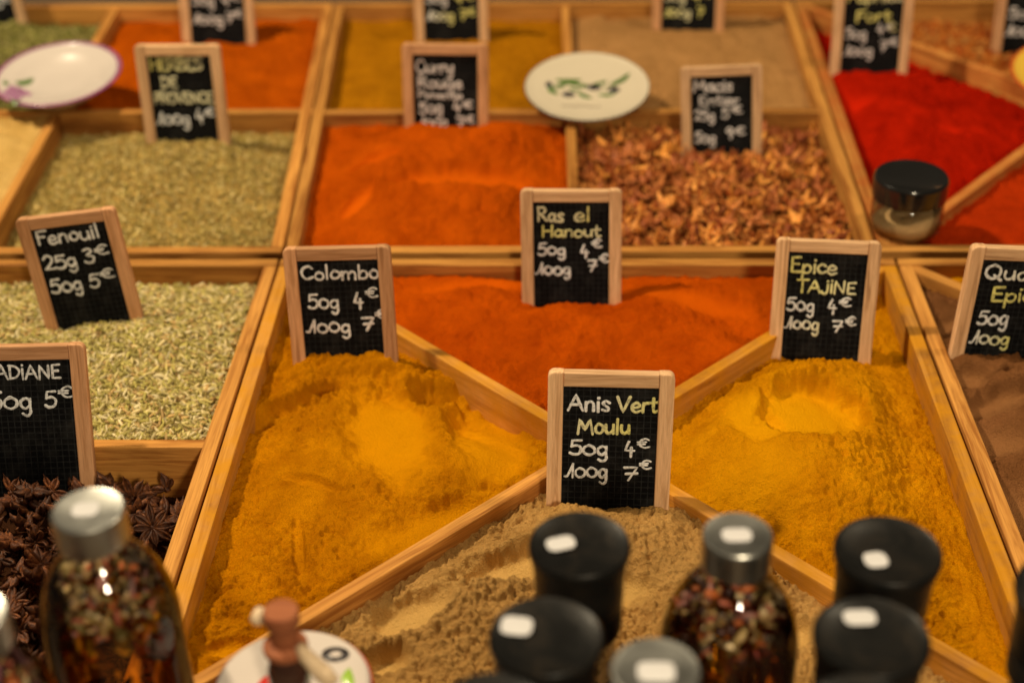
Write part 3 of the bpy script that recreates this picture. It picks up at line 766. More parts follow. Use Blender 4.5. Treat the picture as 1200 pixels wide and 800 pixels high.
# ------------------------------------------------------------------ price slates with hand lettering
# single stroke hand: x, y with baseline 0, capital height 1; 'L' straight, 'C' flowing
bowl = [(.44, .50), (.26, .60), (.07, .42), (.08, .13), (.25, .02), (.42, .20)]
GL = {
 'A': (.78, [('L', [(0, 0), (.36, 1), (.70, 0)]), ('L', [(.12, .36), (.60, .38)])]),
 'B': (.66, [('L', [(.06, 1), (.06, 0)]), ('C', [(.04, .98), (.42, .95), (.46, .68), (.08, .54), (.50, .44), (.52, .10), (.06, .01)])]),
 'C': (.66, [('C', [(.56, .82), (.38, .99), (.10, .78), (.05, .36), (.26, .02), (.58, .14)])]),
 'D': (.72, [('L', [(.08, 1), (.08, 0)]), ('C', [(.02, .98), (.42, .90), (.62, .52), (.42, .10), (.02, .01)])]),
 'E': (.58, [('L', [(.50, .98), (.07, .95), (.07, .02), (.52, .03)]), ('L', [(.07, .52), (.42, .54)])]),
 'F': (.56, [('L', [(.54, 1), (.08, .96), (.07, 0)]), ('L', [(.07, .52), (.42, .54)])]),
 'H': (.70, [('L', [(.06, 1), (.06, 0)]), ('L', [(.58, 1), (.58, 0)]), ('L', [(.06, .50), (.58, .52)])]),
 'I': (.24, [('L', [(.10, .72), (.10, 0)]), ('L', [(.10, .95), (.115, .99)])]),
 'J': (.50, [('C', [(.36, .74), (.37, .25), (.28, -.02), (.10, .0), (.02, .14)]), ('L', [(.36, .96), (.37, 1.0)])]),
 'M': (.92, [('L', [(.03, 0), (.14, .98), (.42, .30), (.68, 1), (.82, 0)])]),
 'N': (.76, [('L', [(.06, 0), (.07, .98), (.58, .04), (.60, 1)])]),
 'O': (.74, [('C', [(.36, .98), (.08, .76), (.06, .28), (.32, .0), (.60, .24), (.62, .74), (.36, .98), (.26, .95)])]),
 'P': (.62, [('L', [(.07, 1), (.07, 0)]), ('C', [(.03, .97), (.42, .97), (.52, .72), (.34, .48), (.07, .45)])]),
 'Q': (.80, [('C', [(.38, .98), (.08, .76), (.06, .30), (.34, .03), (.62, .26), (.62, .74), (.38, .98), (.28, .95)]), ('L', [(.40, .28), (.72, -.08)])]),
 'R': (.68, [('L', [(.07, 1), (.07, 0)]), ('C', [(.02, .97), (.42, .98), (.50, .74), (.34, .52), (.08, .48)]), ('L', [(.24, .48), (.60, .02)])]),
 'S': (.60, [('C', [(.52, .88), (.30, 1), (.07, .80), (.22, .56), (.48, .38), (.46, .08), (.20, 0), (.03, .14)])]),
 'T': (.66, [('L', [(.0, .97), (.64, 1)]), ('L', [(.32, .97), (.30, 0)])]),
 'V': (.72, [('L', [(.02, 1), (.32, 0), (.66, 1)])]),
 'a': (.58, [('C', bowl), ('C', [(.45, .58), (.44, .16), (.50, .01), (.57, .06)])]),
 'b': (.56, [('L', [(.08, 1), (.07, .02)]), ('C', [(.07, .34), (.24, .58), (.45, .46), (.46, .14), (.26, 0), (.07, .10)])]),
 'c': (.52, [('C', [(.44, .50), (.26, .61), (.06, .42), (.06, .16), (.24, 0), (.46, .10)])]),
 'd': (.58, [('C', bowl), ('L', [(.46, 1), (.46, .02)])]),
 'e': (.52, [('C', [(.06, .30), (.30, .30), (.43, .42), (.28, .61), (.08, .46), (.06, .16), (.24, 0), (.47, .10)])]),
 'g': (.58, [('C', bowl), ('C', [(.45, .58), (.45, .10), (.44, -.26), (.28, -.43), (.10, -.30)])]),
 'i': (.24, [('L', [(.10, .58), (.11, 0)]), ('L', [(.10, .82), (.13, .85)])]),
 'k': (.54, [('L', [(.08, 1), (.07, 0)]), ('L', [(.44, .60), (.09, .28), (.48, 0)])]),
 'l': (.26, [('L', [(.10, 1), (.10, .03)])]),
 'm': (.84, [('L', [(.07, .58), (.07, 0)]), ('C', [(.07, .36), (.22, .58), (.36, .48), (.37, .02)]), ('C', [(.37, .36), (.54, .58), (.70, .46), (.72, .02)])]),
 'n': (.58, [('L', [(.07, .58), (.07, 0)]), ('C', [(.07, .34), (.24, .58), (.43, .48), (.46, .02)])]),
 'o': (.54, [('C', [(.25, .60), (.07, .44), (.07, .14), (.25, .0), (.44, .16), (.44, .46), (.25, .60), (.18, .58)])]),
 'p': (.56, [('L', [(.08, .60), (.06, -.42)]), ('C', [(.07, .36), (.26, .60), (.46, .46), (.44, .14), (.26, .0), (.08, .12)])]),
 'r': (.42, [('L', [(.08, .58), (.08, 0)]), ('C', [(.08, .32), (.20, .54), (.38, .56)])]),
 's': (.46, [('C', [(.40, .52), (.24, .61), (.08, .48), (.22, .32), (.38, .16), (.26, .0), (.05, .06)])]),
 't': (.46, [('C', [(.18, .92), (.17, .20), (.26, .0), (.42, .08)]), ('L', [(.02, .60), (.40, .63)])]),
 'u': (.58, [('C', [(.07, .58), (.07, .18), (.22, .0), (.40, .14), (.45, .30)]), ('L', [(.46, .58), (.47, .02)])]),
 'v': (.52, [('L', [(.04, .58), (.24, 0), (.46, .60)])]),
 'y': (.56, [('C', [(.07, .58), (.08, .22), (.24, .08), (.42, .22)]), ('C', [(.46, .58), (.44, .0), (.34, -.36), (.10, -.34)])]),
 '0': (.66, [('C', [(.31, .68), (.08, .52), (.06, .18), (.30, .0), (.54, .16), (.54, .50), (.31, .68), (.22, .66)])]),
 '1': (.52, [('C', [(-.06, .06), (.10, .08), (.26, .50), (.40, .98)]), ('L', [(.40, .98), (.38, 0)])]),
 '2': (.62, [('C', [(.06, .74), (.26, .97), (.50, .80), (.44, .46), (.08, .04)]), ('L', [(.08, .04), (.56, .04)])]),
 '3': (.58, [('C', [(.06, .90), (.34, .98), (.46, .76), (.20, .54), (.50, .40), (.46, .08), (.20, -.02), (.03, .12)])]),
 '4': (.62, [('L', [(.26, 1), (.05, .36), (.54, .36)]), ('L', [(.40, .58), (.38, -.08)])]),
 '5': (.62, [('L', [(.56, .98), (.14, .96), (.10, .56)]), ('C', [(.10, .56), (.36, .64), (.54, .42), (.46, .08), (.20, .0), (.03, .12)])]),
 '7': (.64, [('L', [(.03, .92), (.56, .95), (.22, -.04)]), ('L', [(.10, .44), (.56, .48)])]),
 '9': (.58, [('C', [(.48, .80), (.28, .98), (.07, .76), (.22, .52), (.44, .60)]), ('C', [(.49, .84), (.46, .36), (.34, -.04)])]),
 'e_': (.70, [('C', [(.60, .84), (.40, .98), (.16, .76), (.14, .26), (.36, .02), (.64, .12)]), ('L', [(-.02, .60), (.44, .62)]), ('L', [(-.02, .38), (.40, .40)])]),
 ' ': (.40, []),
}
GL['€'] = GL['e_']
def flow(pts, n=7):
    P = [Vector(p) for p in pts]; out = []
    for i in range(len(P)-1):
        p0 = P[max(0, i-1)]; p1 = P[i]; p2 = P[i+1]; p3 = P[min(len(P)-1, i+2)]
        for k in range(n):
            t = k/n; t2 = t*t; t3 = t2*t
            out.append(.5*((2*p1)+(p2-p0)*t+(2*p0-5*p1+4*p2-p3)*t2+(3*p1-p0-3*p2+p3)*t3))
    out.append(P[-1]); return out
def lettering(parent, text, u0, u1, v, h, c1, c2, w, top, rgl, yface, slope=0):
    """one written line: u across and v down the slate in slate widths"""
    adv = [GL[ch][0] for ch in text]; tot = sum(adv) or 1
    W = (u1-u0)*w; Hh = h*w; sx = W/tot
    vs = []; fs = []; cols = []; x = 0
    sw = .00195*min(1.0, max(.72, Hh/.0105)); lift = 0
    for ch, a in zip(text, adv):
        jy = rgl.uniform(-.05, .05); js = rgl.uniform(.95, 1.06)
        for kind, pts in GL[ch][1]:
            lift += .000012
            q = []
            for (px, py) in pts: q.append((px+rgl.uniform(-.012, .012), py*js+jy+rgl.uniform(-.015, .015)))
            if kind == 'C': line = flow(q)
            else:
                line = []
                for i in range(len(q)-1):
                    a_, b_ = Vector(q[i]), Vector(q[i+1])
                    for k in range(5): line.append(a_.lerp(b_, k/5))
                line.append(Vector(q[-1]))
            line = [Vector(((x+p.x)*sx + u0*w - w/2, p.y*Hh + top - v*w + slope*(x+p.x)*sx)) for p in line]
            # drop repeats, add round ends
            cl = [line[0]]
            for p in line[1:]:
                if (p-cl[-1]).length > .00012: cl.append(p)
            if len(cl) < 2: cl.append(cl[0]+Vector((.0004, .0002)))
            d0 = (cl[0]-cl[1]).normalized(); d1 = (cl[-1]-cl[-2]).normalized()
            cl = [cl[0]+d0*sw*.42]+[cl[0]+d0*sw*.2]+cl+[cl[-1]+d1*sw*.2, cl[-1]+d1*sw*.42]
            m = len(cl); base = len(vs); pr_ = rgl.uniform(-.1, .1)
            for i, p in enumerate(cl):
                t = (cl[min(i+1, m-1)]-cl[max(i-1, 0)]).normalized(); nn = Vector((-t.y, t.x))
                e = {0: .45, 1: .85, m-2: .85, m-1: .45}.get(i, 1)
                pr_ = pr_*.8+rgl.uniform(-.12, .12); hw = sw*.5*e*(.94+pr_)
                f = max(0, min(1, ((p.x+w/2)/w-u0)/max(.001, u1-u0)))
                cc = [c1[k]*(1-f)+c2[k]*f for k in range(3)]; br = rgl.uniform(.78, 1.05)
                for s_, hz in ((-1, 0), (-.5, .00022), (.5, .00022), (1, 0)):
                    vs.append((p.x+nn.x*hw*s_, yface-hz-lift, p.y+nn.y*hw*s_)); cols.append((cc[0]*br, cc[1]*br, cc[2]*br, 1))
            for i in range(m-1):
                for k in range(3): fs.append((base+i*4+k, base+i*4+k+1, base+(i+1)*4+k+1, base+(i+1)*4+k))
        x += a
    if not vs: return
    me = mesh(vs, fs); col_attr(me, cols)
    return obj('lettering', me, M['chalk'], parent)

def chalk_mat():
    t = NT('chalk pen'); a = t.n('ShaderNodeAttribute', attribute_name='Col')
    tc = t.n('ShaderNodeTexCoord').outputs['Object']
    n = t.noise(tc, 420, 4, .7)
    c = t.mix(t.ramp(n, [(.34, (.35,)*3), (.52, (1, 1, 1))]), (.10, .10, .10), a.outputs['Color'])
    t.l(c, t.b.inputs['Base Color']); t.b.inputs['Roughness'].default_value = .8; t.b.inputs['Specular IOR Level'].default_value = .2
    return t.m
M['chalk'] = chalk_mat()
def slate_mat():
    t = NT('ruled slate'); tc = t.n('ShaderNodeTexCoord').outputs['Object']
    sx = t.n('ShaderNodeSeparateXYZ'); t.l(tc, sx.inputs[0])
    def rule(o):
        f = t.math('FRACT', t.math('MULTIPLY', o, 1/.0041)); d = t.math('ABSOLUTE', t.math('SUBTRACT', f, .5))
        return t.ramp(d, [(.405, (0, 0, 0)), (.46, (1, 1, 1))])
    g = t.math('MAXIMUM', rule(sx.outputs[0]), rule(sx.outputs[2]))
    n = t.noise(tc, 60, 5, .65); n2 = t.noise(tc, 400, 3)
    c = t.mix(t.ramp(n, [(.48, (0, 0, 0)), (.85, (1,)*3)]), (.004, .004, .0045), (.030, .029, .028))
    c = t.mix(t.math('MULTIPLY', g, t.ramp(n2, [(.3, (.15,)*3), (.7, (.8,)*3)])), c, (.032, .034, .036))
    t.l(c, t.b.inputs['Base Color']); t.b.inputs['Roughness'].default_value = .75; t.b.inputs['Specular IOR Level'].default_value = .06
    return t.m
M['slate'] = slate_mat()

def rail_mesh(x0, x1, z0, z1, T, corner=None, r=.004):
    """a frame bar in the slate's plane; corner = 'l' or 'r' rounds its outer top and bottom corners"""
    pts = []
    def arc(cx, cz, a0, a1):
        for k in range(6):
            a = math.radians(a0+(a1-a0)*k/5); pts.append((cx+r*math.cos(a), cz+r*math.sin(a)))
    if corner == 'l':
        pts += [(x1, z0), (x1, z1)]; arc(x0+r, z1-r, 90, 180); arc(x0+r, z0+r, 180, 270)
    elif corner == 'r':
        pts += [(x0, z1), (x0, z0)]; arc(x1-r, z0+r, 270, 360); arc(x1-r, z1-r, 0, 90)
    else: pts += [(x0, z0), (x1, z0), (x1, z1), (x0, z1)]
    bm = bmesh.new()
    f = [bm.verts.new((x, -T/2, z)) for x, z in pts]; b_ = [bm.verts.new((x, T/2, z)) for x, z in pts]
    bm.faces.new(f); bm.faces.new(b_[::-1]); n = len(pts)
    for i in range(n): bm.faces.new((f[(i+1) % n], f[i], b_[i], b_[(i+1) % n]))
    bmesh.ops.recalc_face_normals(bm, faces=bm.faces)
    ed = [e for e in bm.edges if abs(e.verts[0].co.y-e.verts[1].co.y) < 1e-6]
    bmesh.ops.bevel(bm, geom=ed, offset=.0008, segments=2, affect='EDGES', profile=.6)
    return bm
def bar(name, bm, mat, parent, vertical):
    """object whose local X runs along the bar so the grain does too"""
    vs = [v.co.copy() for v in bm.verts]
    c = sum(vs, Vector())/len(vs)
    me = from_bm(bm, False)
    m = Matrix.Translation(c) @ (Matrix.Rotation(math.pi/2, 4, 'Y') if vertical else Matrix.Identity(4))
    me.transform(m.inverted())
    o = obj(name, me, mat, parent); o.matrix_local = m
    return o
WH = (.88, .90, .92); YE = (.80, .76, .24); PK = (.78, .74, .74); CR_ = (.84, .82, .54)
def slate(key, label, lines, mat='frame', total=None, sw=.122, rail=.125):
    x, y, z, yaw, lean, roll, w, L = SIGN_POSE[key]
    Ht = L+.022 if not total else total
    root = thing('price_slate', label, 'price sign', (0, 0, 0), 'chalk price slates')
    root.matrix_world = sign_matrix(key) @ Matrix.Translation((0, 0, -Ht))
    s = sw*w; rl = rail*w; T = .0075; g = .00012
    fm = M[mat]
    bar('frame_bar', rail_mesh(-w/2, -w/2+s, 0, Ht, T, 'l'), fm, root, True)
    bar('frame_bar', rail_mesh(w/2-s, w/2, 0, Ht, T, 'r'), fm, root, True)
    bar('frame_bar', rail_mesh(-w/2+s+g, w/2-s-g, Ht-rl, Ht-.0003, T-.0006), fm, root, False)
    bar('frame_bar', rail_mesh(-w/2+s+g, w/2-s-g, .0003, rl, T-.0006), fm, root, False)
    bm = bmesh.new(); bmesh.ops.create_cube(bm, size=1)
    bmesh.ops.scale(bm, vec=(w-2*s+.002, .0024, Ht-2*rl+.002), verts=bm.verts)
    o = obj('slate_board', from_bm(bm, False), M['slate'], root); o.location = (0, 0, Ht/2)
    rgl = random.Random(key)
    for (txt, u0, u1, v, h, c1, c2) in lines:
        lettering(root, txt, u0, u1, v, h, c1, c2, w, Ht, rgl, -.00125)
    return root

slate('anis', 'slate in pale wood frame reading Anis Vert Moulu in front of the crossed boards', [
  ('Anis', .165, .50, .345, .135, WH, WH), ('Vert', .55, .885, .345, .135, CR_, YE), ('Moulu', .24, .67, .545, .135, CR_, YE),
  ('50g', .18, .50, .735, .130, WH, WH), ('4', .62, .71, .74, .13, WH, WH), ('€', .73, .83, .66, .085, WH, WH),
  ('100g', .155, .50, .945, .125, WH, WH), ('7', .62, .75, .955, .12, WH, WH), ('€', .755, .85, .86, .08, WH, WH)], 'frame_pale')
slate('ras', 'slate reading Ras el Hanout standing in the orange powder', [
  ('Ras', .165, .43, .33, .14, CR_, CR_), ('el', .53, .70, .33, .14, CR_, YE), ('Hanout', .21, .80, .485, .115, YE, CR_),
  ('50g', .165, .45, .68, .12, WH, WH), ('4', .59, .68, .70, .12, WH, WH), ('€', .71, .81, .60, .09, WH, WH),
  ('100g', .15, .50, .885, .12, WH, WH), ('7', .665, .765, .845, .11, WH, WH), ('€', .785, .88, .755, .085, WH, WH)], 'frame_pale')
slate('colombo', 'slate reading Colombo behind the mustard yellow powder', [
  ('Colombo', .15, .885, .315, .13, WH, PK), ('50g', .19, .49, .60, .14, WH, WH), ('4', .62, .72, .60, .14, WH, WH), ('€', .745, .86, .505, .10, WH, WH),
  ('100g', .165, .58, .845, .13, PK, WH), ('7', .68, .81, .83, .13, WH, PK), ('€', .82, .93, .71, .085, PK, WH)], 'frame')
slate('tajine', 'slate reading Epice Tajine behind the bright yellow mound', [
  ('Epice', .15, .60, .335, .145, YE, CR_), ('TAJINE', .23, .80, .53, .125, YE, CR_), ('50g', .14, .42, .725, .125, WH, WH), ('4', .54, .63, .735, .125, WH, WH), ('€', .655, .77, .66, .095, WH, WH),
  ('100g', .145, .48, .91, .12, WH, CR_), ('7', .60, .71, .915, .11, WH, WH), ('€', .73, .83, .85, .09, WH, WH)], 'frame_pale')
slate('quatre', 'slate reading Quatre Epices in the brown powder at the right edge', [
  ('Quatre', .17, .88, .32, .135, WH, CR_), ('Epices', .27, .87, .53, .135, YE, YE), ('50g', .19, .48, .77, .14, WH, WH), ('100g', .165, .53, .97, .125, WH, YE)], 'frame_pale')
slate('fenouil', 'tilted slate reading Fenouil leaning in the pale fennel seeds', [
  ('Fenouil', .155, .80, .295, .145, WH, WH), ('25g', .15, .50, .565, .145, WH, WH), ('3', .57, .68, .55, .145, WH, WH), ('€', .70, .84, .47, .10, WH, WH),
  ('50g', .155, .49, .82, .145, WH, WH), ('5', .56, .67, .81, .145, WH, WH), ('€', .69, .84, .73, .10, WH, WH)], 'frame')
slate('badiane', 'slate reading Badiane above the star anise at the left edge', [
  ('BADIANE', .20, .80, .285, .115, WH, WH), ('50g', .21, .56, .535, .135, WH, WH), ('5', .65, .75, .53, .135, WH, WH), ('€', .77, .89, .445, .09, WH, WH)], 'frame')
slate('herbes', 'slate reading Herbes de Provence in the brownish green herbs', [
  ('HERBES', .155, .78, .30, .145, YE, CR_), ('DE', .26, .46, .51, .13, CR_, CR_), ('PROVENCE', .155, .86, .70, .13, CR_, CR_), ('100g', .155, .56, .955, .15, WH, WH), ('4', .62, .73, .93, .16, WH, WH), ('€', .74, .86, .86, .09, WH, WH)], 'frame_pale')
slate('curry', 'slate in reddish frame reading Curry Rouge sunk behind the deep orange hill', [
  ('Curry', .155, .60, .34, .145, PK, PK), ('Rouge', .17, .70, .52, .13, PK, PK), ('Pimente', .17, .70, .645, .085, PK, PK),
  ('50g', .18, .47, .82, .13, PK, PK), ('4', .58, .68, .80, .13, PK, PK), ('€', .70, .83, .75, .09, PK, PK), ('100g', .18, .52, .985, .125, PK, PK), ('7', .62, .73, .985, .125, PK, PK), ('€', .74, .84, .93, .09, PK, PK)], 'frame')
slate('macis', 'slate reading Macis Entier standing in the curled mace', [
  ('Macis', .155, .64, .32, .145, PK, PK), ('Entier', .22, .72, .49, .12, PK, PK), ('25g', .16, .42, .68, .13, PK, PK), ('5', .50, .60, .655, .135, PK, PK), ('€', .63, .77, .61, .10, PK, PK),
  ('50g', .16, .43, .97, .13, PK, PK), ('9', .55, .65, .93, .135, PK, PK), ('€', .67, .80, .88, .10, PK, PK)], 'frame_pale')
slate('paprika', 'slate reading Paprika Fort in the bright red powder', [
  ('Paprika', .155, .86, .29, .13, YE, CR_), ('Fort', .28, .74, .54, .14, YE, YE), ('50g', .16, .44, .76, .13, PK, PK), ('4', .56, .66, .70, .13, PK, PK), ('€', .68, .82, .66, .10, PK, YE),
  ('100g', .16, .54, .98, .13, PK, PK), ('7', .62, .72, .92, .13, PK, PK), ('€', .74, .86, .86, .10, PK, PK)], 'frame_pale')
slate('chili', 'slate in the orange flakes at the top right corner', [('50g', .17, .52, .69, .14, PK, PK), ('100g', .16, .60, .93, .14, PK, PK)], 'frame')
slate('orange', 'slate standing in the orange powder behind the Herbes slate', [
  ('50g', .17, .48, .66, .14, PK, PK), ('4', .58, .68, .66, .14, PK, PK), ('€', .70, .84, .60, .10, PK, PK), ('100g', .165, .58, .91, .14, PK, PK), ('7', .62, .72, .88, .13, PK, PK), ('€', .73, .85, .82, .10, PK, PK)], 'frame_pale')
slate('yellow', 'slate standing in the ochre powder directly behind the Curry Rouge slate', [
  ('50g', .16, .46, .66, .14, WH, PK), ('4', .56, .66, .67, .14, YE, YE), ('€', .69, .82, .62, .10, YE, YE), ('100g', .165, .54, .90, .14, WH, YE), ('7', .62, .72, .90, .13, YE, YE), ('€', .73, .84, .84, .10, YE, YE)], 'frame_pale')
slate('tan', 'slate standing in the pale tan powder at the top edge', [
  ('50g', .16, .46, .80, .14, CR_, CR_), ('4', .56, .66, .80, .14, YE, YE), ('€', .69, .82, .75, .10, YE, YE), ('100g', .165, .54, 1.02, .13, YE, CR_), ('7', .62, .72, 1.02, .13, YE, YE)], 'frame')
slate('green', 'slate in the dark olive herbs at the top left corner', [('5', .62, .72, .93, .14, WH, WH), ('€', .74, .85, .87, .10, WH, WH)], 'frame_pale')

# ------------------------------------------------------------------ plates
def glaze(name, col, rough=.26):
    t = NT(name); tc = t.n('ShaderNodeTexCoord').outputs['Object']; n = t.noise(tc, 40, 4)
    t.l(t.mix(n, tuple(x*.9 for x in col), col), t.b.inputs['Base Color'])
    t.b.inputs['Roughness'].default_value = rough; t.b.inputs['Coat Weight'].default_value = .25; t.b.inputs['Coat Roughness'].default_value = .15
    return t.m
M['white_glaze'] = glaze('white glaze', (.60, .53, .48)); M['cream_glaze'] = glaze('cream glaze', (.62, .54, .41))
M['purple'] = glaze('purple glaze', (.28, .07, .20)); M['dark_rim'] = glaze('dark glaze line', (.05, .04, .03)); M['yellow_glaze'] = glaze('yellow glaze', (.80, .50, .06)); M['orange_glaze'] = glaze('orange red glaze', (.62, .10, .02))
M['leaf_paint'] = glaze('painted leaf green', (.07, .15, .02), .3); M['olive_paint'] = glaze('painted olive black', (.035, .028, .03), .3); M['lime_paint'] = glaze('painted lime green', (.30, .48, .06), .3)
M['grape_paint'] = glaze('painted grape purple', (.30, .10, .24), .3); M['ink'] = glaze('painted script brown', (.10, .07, .06), .4); M['red_glaze'] = glaze('red glaze', (.60, .03, .02))
def plate_profile(r, depth, foot=.62):
    return [(r*foot*.8, .0016), (r*foot, 0), (r*foot*1.04, .0012), (r*.84, depth*.55), (r*.985, depth-.0018), (r, depth-.0004), (r*.99, depth+.0004), (r*.955, depth-.0006), (r*.80, depth*.80), (r*.70, depth*.72), (r*.62, depth*.36+.0026), (r*.3, depth*.30+.0024), (.0001, depth*.29+.0024)]
def plate_z(r, depth, rr):
    pr = [(.0, depth*.29+.0024), (.3*r, depth*.30+.0024), (.62*r, depth*.36+.0026), (.70*r, depth*.72), (.80*r, depth*.80), (.955*r, depth-.0006)]
    for (a, za), (b, zb) in zip(pr, pr[1:]):
        if rr <= b: return za+(zb-za)*(rr-a)/(b-a)
    return depth
def ring(r, w, z, seg=64, T=.0006):
    return lathe([(r-w, z), (r-w*.6, z+T), (r+w*.6, z+T), (r+w, z), (r+w*.6, z-T), (r-w*.6, z-T), (r-w, z)], seg, False)
def blot(pts, zf, T=.0005, n=None):
    """a painted patch: a thin raised shape following the glaze"""
    n = len(pts); cx = sum(p[0] for p in pts)/n; cy = sum(p[1] for p in pts)/n
    vs = [(cx, cy, zf(cx, cy)+T)]; vs += [(cx+(x-cx)*.8, cy+(y-cy)*.8, zf(cx+(x-cx)*.8, cy+(y-cy)*.8)+T) for x, y in pts]; vs += [(x, y, zf(x, y)-.0002) for x, y in pts]
    fs = [(0, 1+i, 1+(i+1) % n) for i in range(n)] + [(1+i, 1+n+i, 1+n+(i+1) % n, 1+(i+1) % n) for i in range(n)]
    return vs, fs
def leaf_pts(x, y, L, W, a):
    out = []
    for k in range(14):
        t = math.tau*k/14; u = math.cos(t); v = math.sin(t)*(1-.35*abs(u))
        px = u*L/2; py = v*W/2 + .12*L*(u*u-.5)
        out.append((x+px*math.cos(a)-py*math.sin(a), y+px*math.sin(a)+py*math.cos(a)))
    return out
def oval(x, y, a, b, rot=0):
    return [(x+a*math.cos(t)*math.cos(rot)-b*math.sin(t)*math.sin(rot), y+a*math.cos(t)*math.sin(rot)+b*math.sin(t)*math.cos(rot)) for t in [math.tau*k/16 for k in range(16)]]
def merge(parts):
    vs = []; fs = []
    for v, f in parts:
        b0 = len(vs); vs += [tuple(q) for q in v]; fs += [tuple(i+b0 for i in ff) for ff in f]
    return vs, fs
def plate(label, loc, rot, r, depth, glz, rim, rimw):
    root = thing('painted_plate', label, 'plate', loc, 'painted tasting plates'); root.rotation_euler = rot
    lathe_obj('plate_dish', plate_profile(r, depth), M[glz], root, 72)
    me = mesh(*ring(r*.992, rimw, depth-.0003)); obj('rim_line', me, M[rim], root)
    return root
r_ = .0585
pr = plate('round cream plate painted with green olive leaves and dark olives', (.0303, 1.337, .0075), (R(9), 0, R(-3)), r_, .009, 'cream_glaze', 'dark_rim', .0007)
zf = lambda x, y: plate_z(r_, .009, math.hypot(x, y))
lv = [leaf_pts(-.018, .014, .027, .0085, R(4)), leaf_pts(-.006, .007, .022, .0075, R(-14)), leaf_pts(-.032, -.004, .018, .008, R(-58)), leaf_pts(-.002, -.011, .018, .0065, R(-38)), leaf_pts(.019, -.009, .019, .0055, R(5)), leaf_pts(.031, .016, .027, .0075, R(44)), leaf_pts(-.025, .004, .014, .0055, R(35)), leaf_pts(.012, .011, .016, .005, R(25)), leaf_pts(-.012, -.001, .013, .0045, R(-25))]
obj('painted_leaves', mesh(*merge([blot(l_, zf, .0005+.00003*i_) for i_, l_ in enumerate(lv)])), M['leaf_paint'], pr)
st_ = [(-.036, .000), (-.022, .009), (-.006, .004), (.008, .002), (.022, .004), (.034, .013)]
obj('painted_stem', mesh(*tube([(x, y, zf(x, y)+.0001) for x, y in st_], .0006, 6)), M['leaf_paint'], pr)
ol = [oval(.006, .003, .0075, .0052), oval(.025, -.001, .0060, .0052), oval(-.017, -.010, .0066, .0046), oval(-.036, .005, .0036, .0052)]
obj('painted_olives', mesh(*merge([blot(l_, zf, .0010+.00003*i_) for i_, l_ in enumerate(ol)])), M['olive_paint'], pr)
sq_ = []
for k in range(7):
    x0 = -.022+k*.0052
    sq_.append(tube([(x0, -.031+.002*math.sin(k*2.1), zf(x0, -.031)+.0001), (x0+.002, -.0285-.001*math.cos(k), zf(x0, -.03)+.0002), (x0+.0042, -.031, zf(x0, -.031)+.0001)], .00042, 6))
obj('painted_script', mesh(*merge(sq_)), M['ink'], pr)
pl = plate('white plate with purple rim and painted grapes at the left edge', (-.470, 1.351, .0085), (R(6), R(-4), R(25)), r_, .018, 'white_glaze', 'purple', .0022)
zf2 = lambda x, y: plate_z(r_, .018, math.hypot(x, y))
gp = []
for k, (a, b_) in enumerate([(0, 0), (1, 0), (2, 0), (.5, 1), (1.5, 1), (2.5, 1), (1, 2), (2, 2), (0, -1), (1, -1), (2, -1), (3, 0), (.5, -2), (1.5, -2), (1, -3)]):
    gp.append(blot(oval(-.050+a*.0062+.0, -.010+b_*.0056, .0033, .0031), zf2, .0008))
grp = obj('painted_grapes', mesh(*merge(gp)), M['grape_paint'], pl)
obj('painted_leaves', mesh(*merge([blot(leaf_pts(-.030, .014, .020, .011, R(20)), zf2), blot(leaf_pts(-.045, -.034, .014, .010, R(-40)), zf2), blot(leaf_pts(-.048, .010, .010, .006, R(80)), zf2)])), M['leaf_paint'], pl)
py_ = plate('yellow glazed plate with orange red rim at the right edge', (.487, 1.352, .009), (R(8), R(-3), 0), r_, .014, 'yellow_glaze', 'orange_glaze', .0016)

# ------------------------------------------------------------------ jar with black lid
M['glass'] = thin_glass('clear glass', (.995, .995, .99), .03, .8, .05)
M['black_lid'] = simple('black lacquered lid', (.010, .010, .010), .18, 0, .6)
def lid_mat():
    t = NT('black cap'); tc = t.n('ShaderNodeTexCoord').outputs['Object']; oi = t.n('ShaderNodeObjectInfo').outputs['Random']
    off = t.n('ShaderNodeVectorMath', operation='ADD'); t.l(tc, off.inputs[0]); cx = t.n('ShaderNodeCombineXYZ'); t.l(oi, cx.inputs[0]); t.l(oi, cx.inputs[1]); t.l(cx.outputs[0], off.inputs[1])
    a = t.noise(off.outputs[0], 55, 5, .65, .8); b_ = t.noise(off.outputs[0], 1500, 2, .6)
    dust = t.math('MULTIPLY', t.ramp(a, [(.48, (0, 0, 0)), (.75, (1, 1, 1))]), t.ramp(b_, [(.50, (0, 0, 0)), (.68, (1, 1, 1))]))
    t.l(t.mix(t.math('MULTIPLY', dust, .22), (.0065, .0063, .006), (.22, .13, .05)), t.b.inputs['Base Color'])
    t.l(t.ramp(a, [(.3, (.28,)*3), (.7, (.50,)*3)]), t.b.inputs['Roughness']); t.b.inputs['Specular IOR Level'].default_value = .2
    t.bump(a, .10, .002)
    return t.m
M['black_plastic'] = lid_mat(); M['dark_cap'] = simple('black plastic cap', (.008, .009, .007), .36, 0, 0, .22)
M['silver'] = simple('brushed aluminium cap', (.46, .46, .43), .36, 1)
M['sticker'] = simple('white paper sticker', (.56, .55, .56), .75)
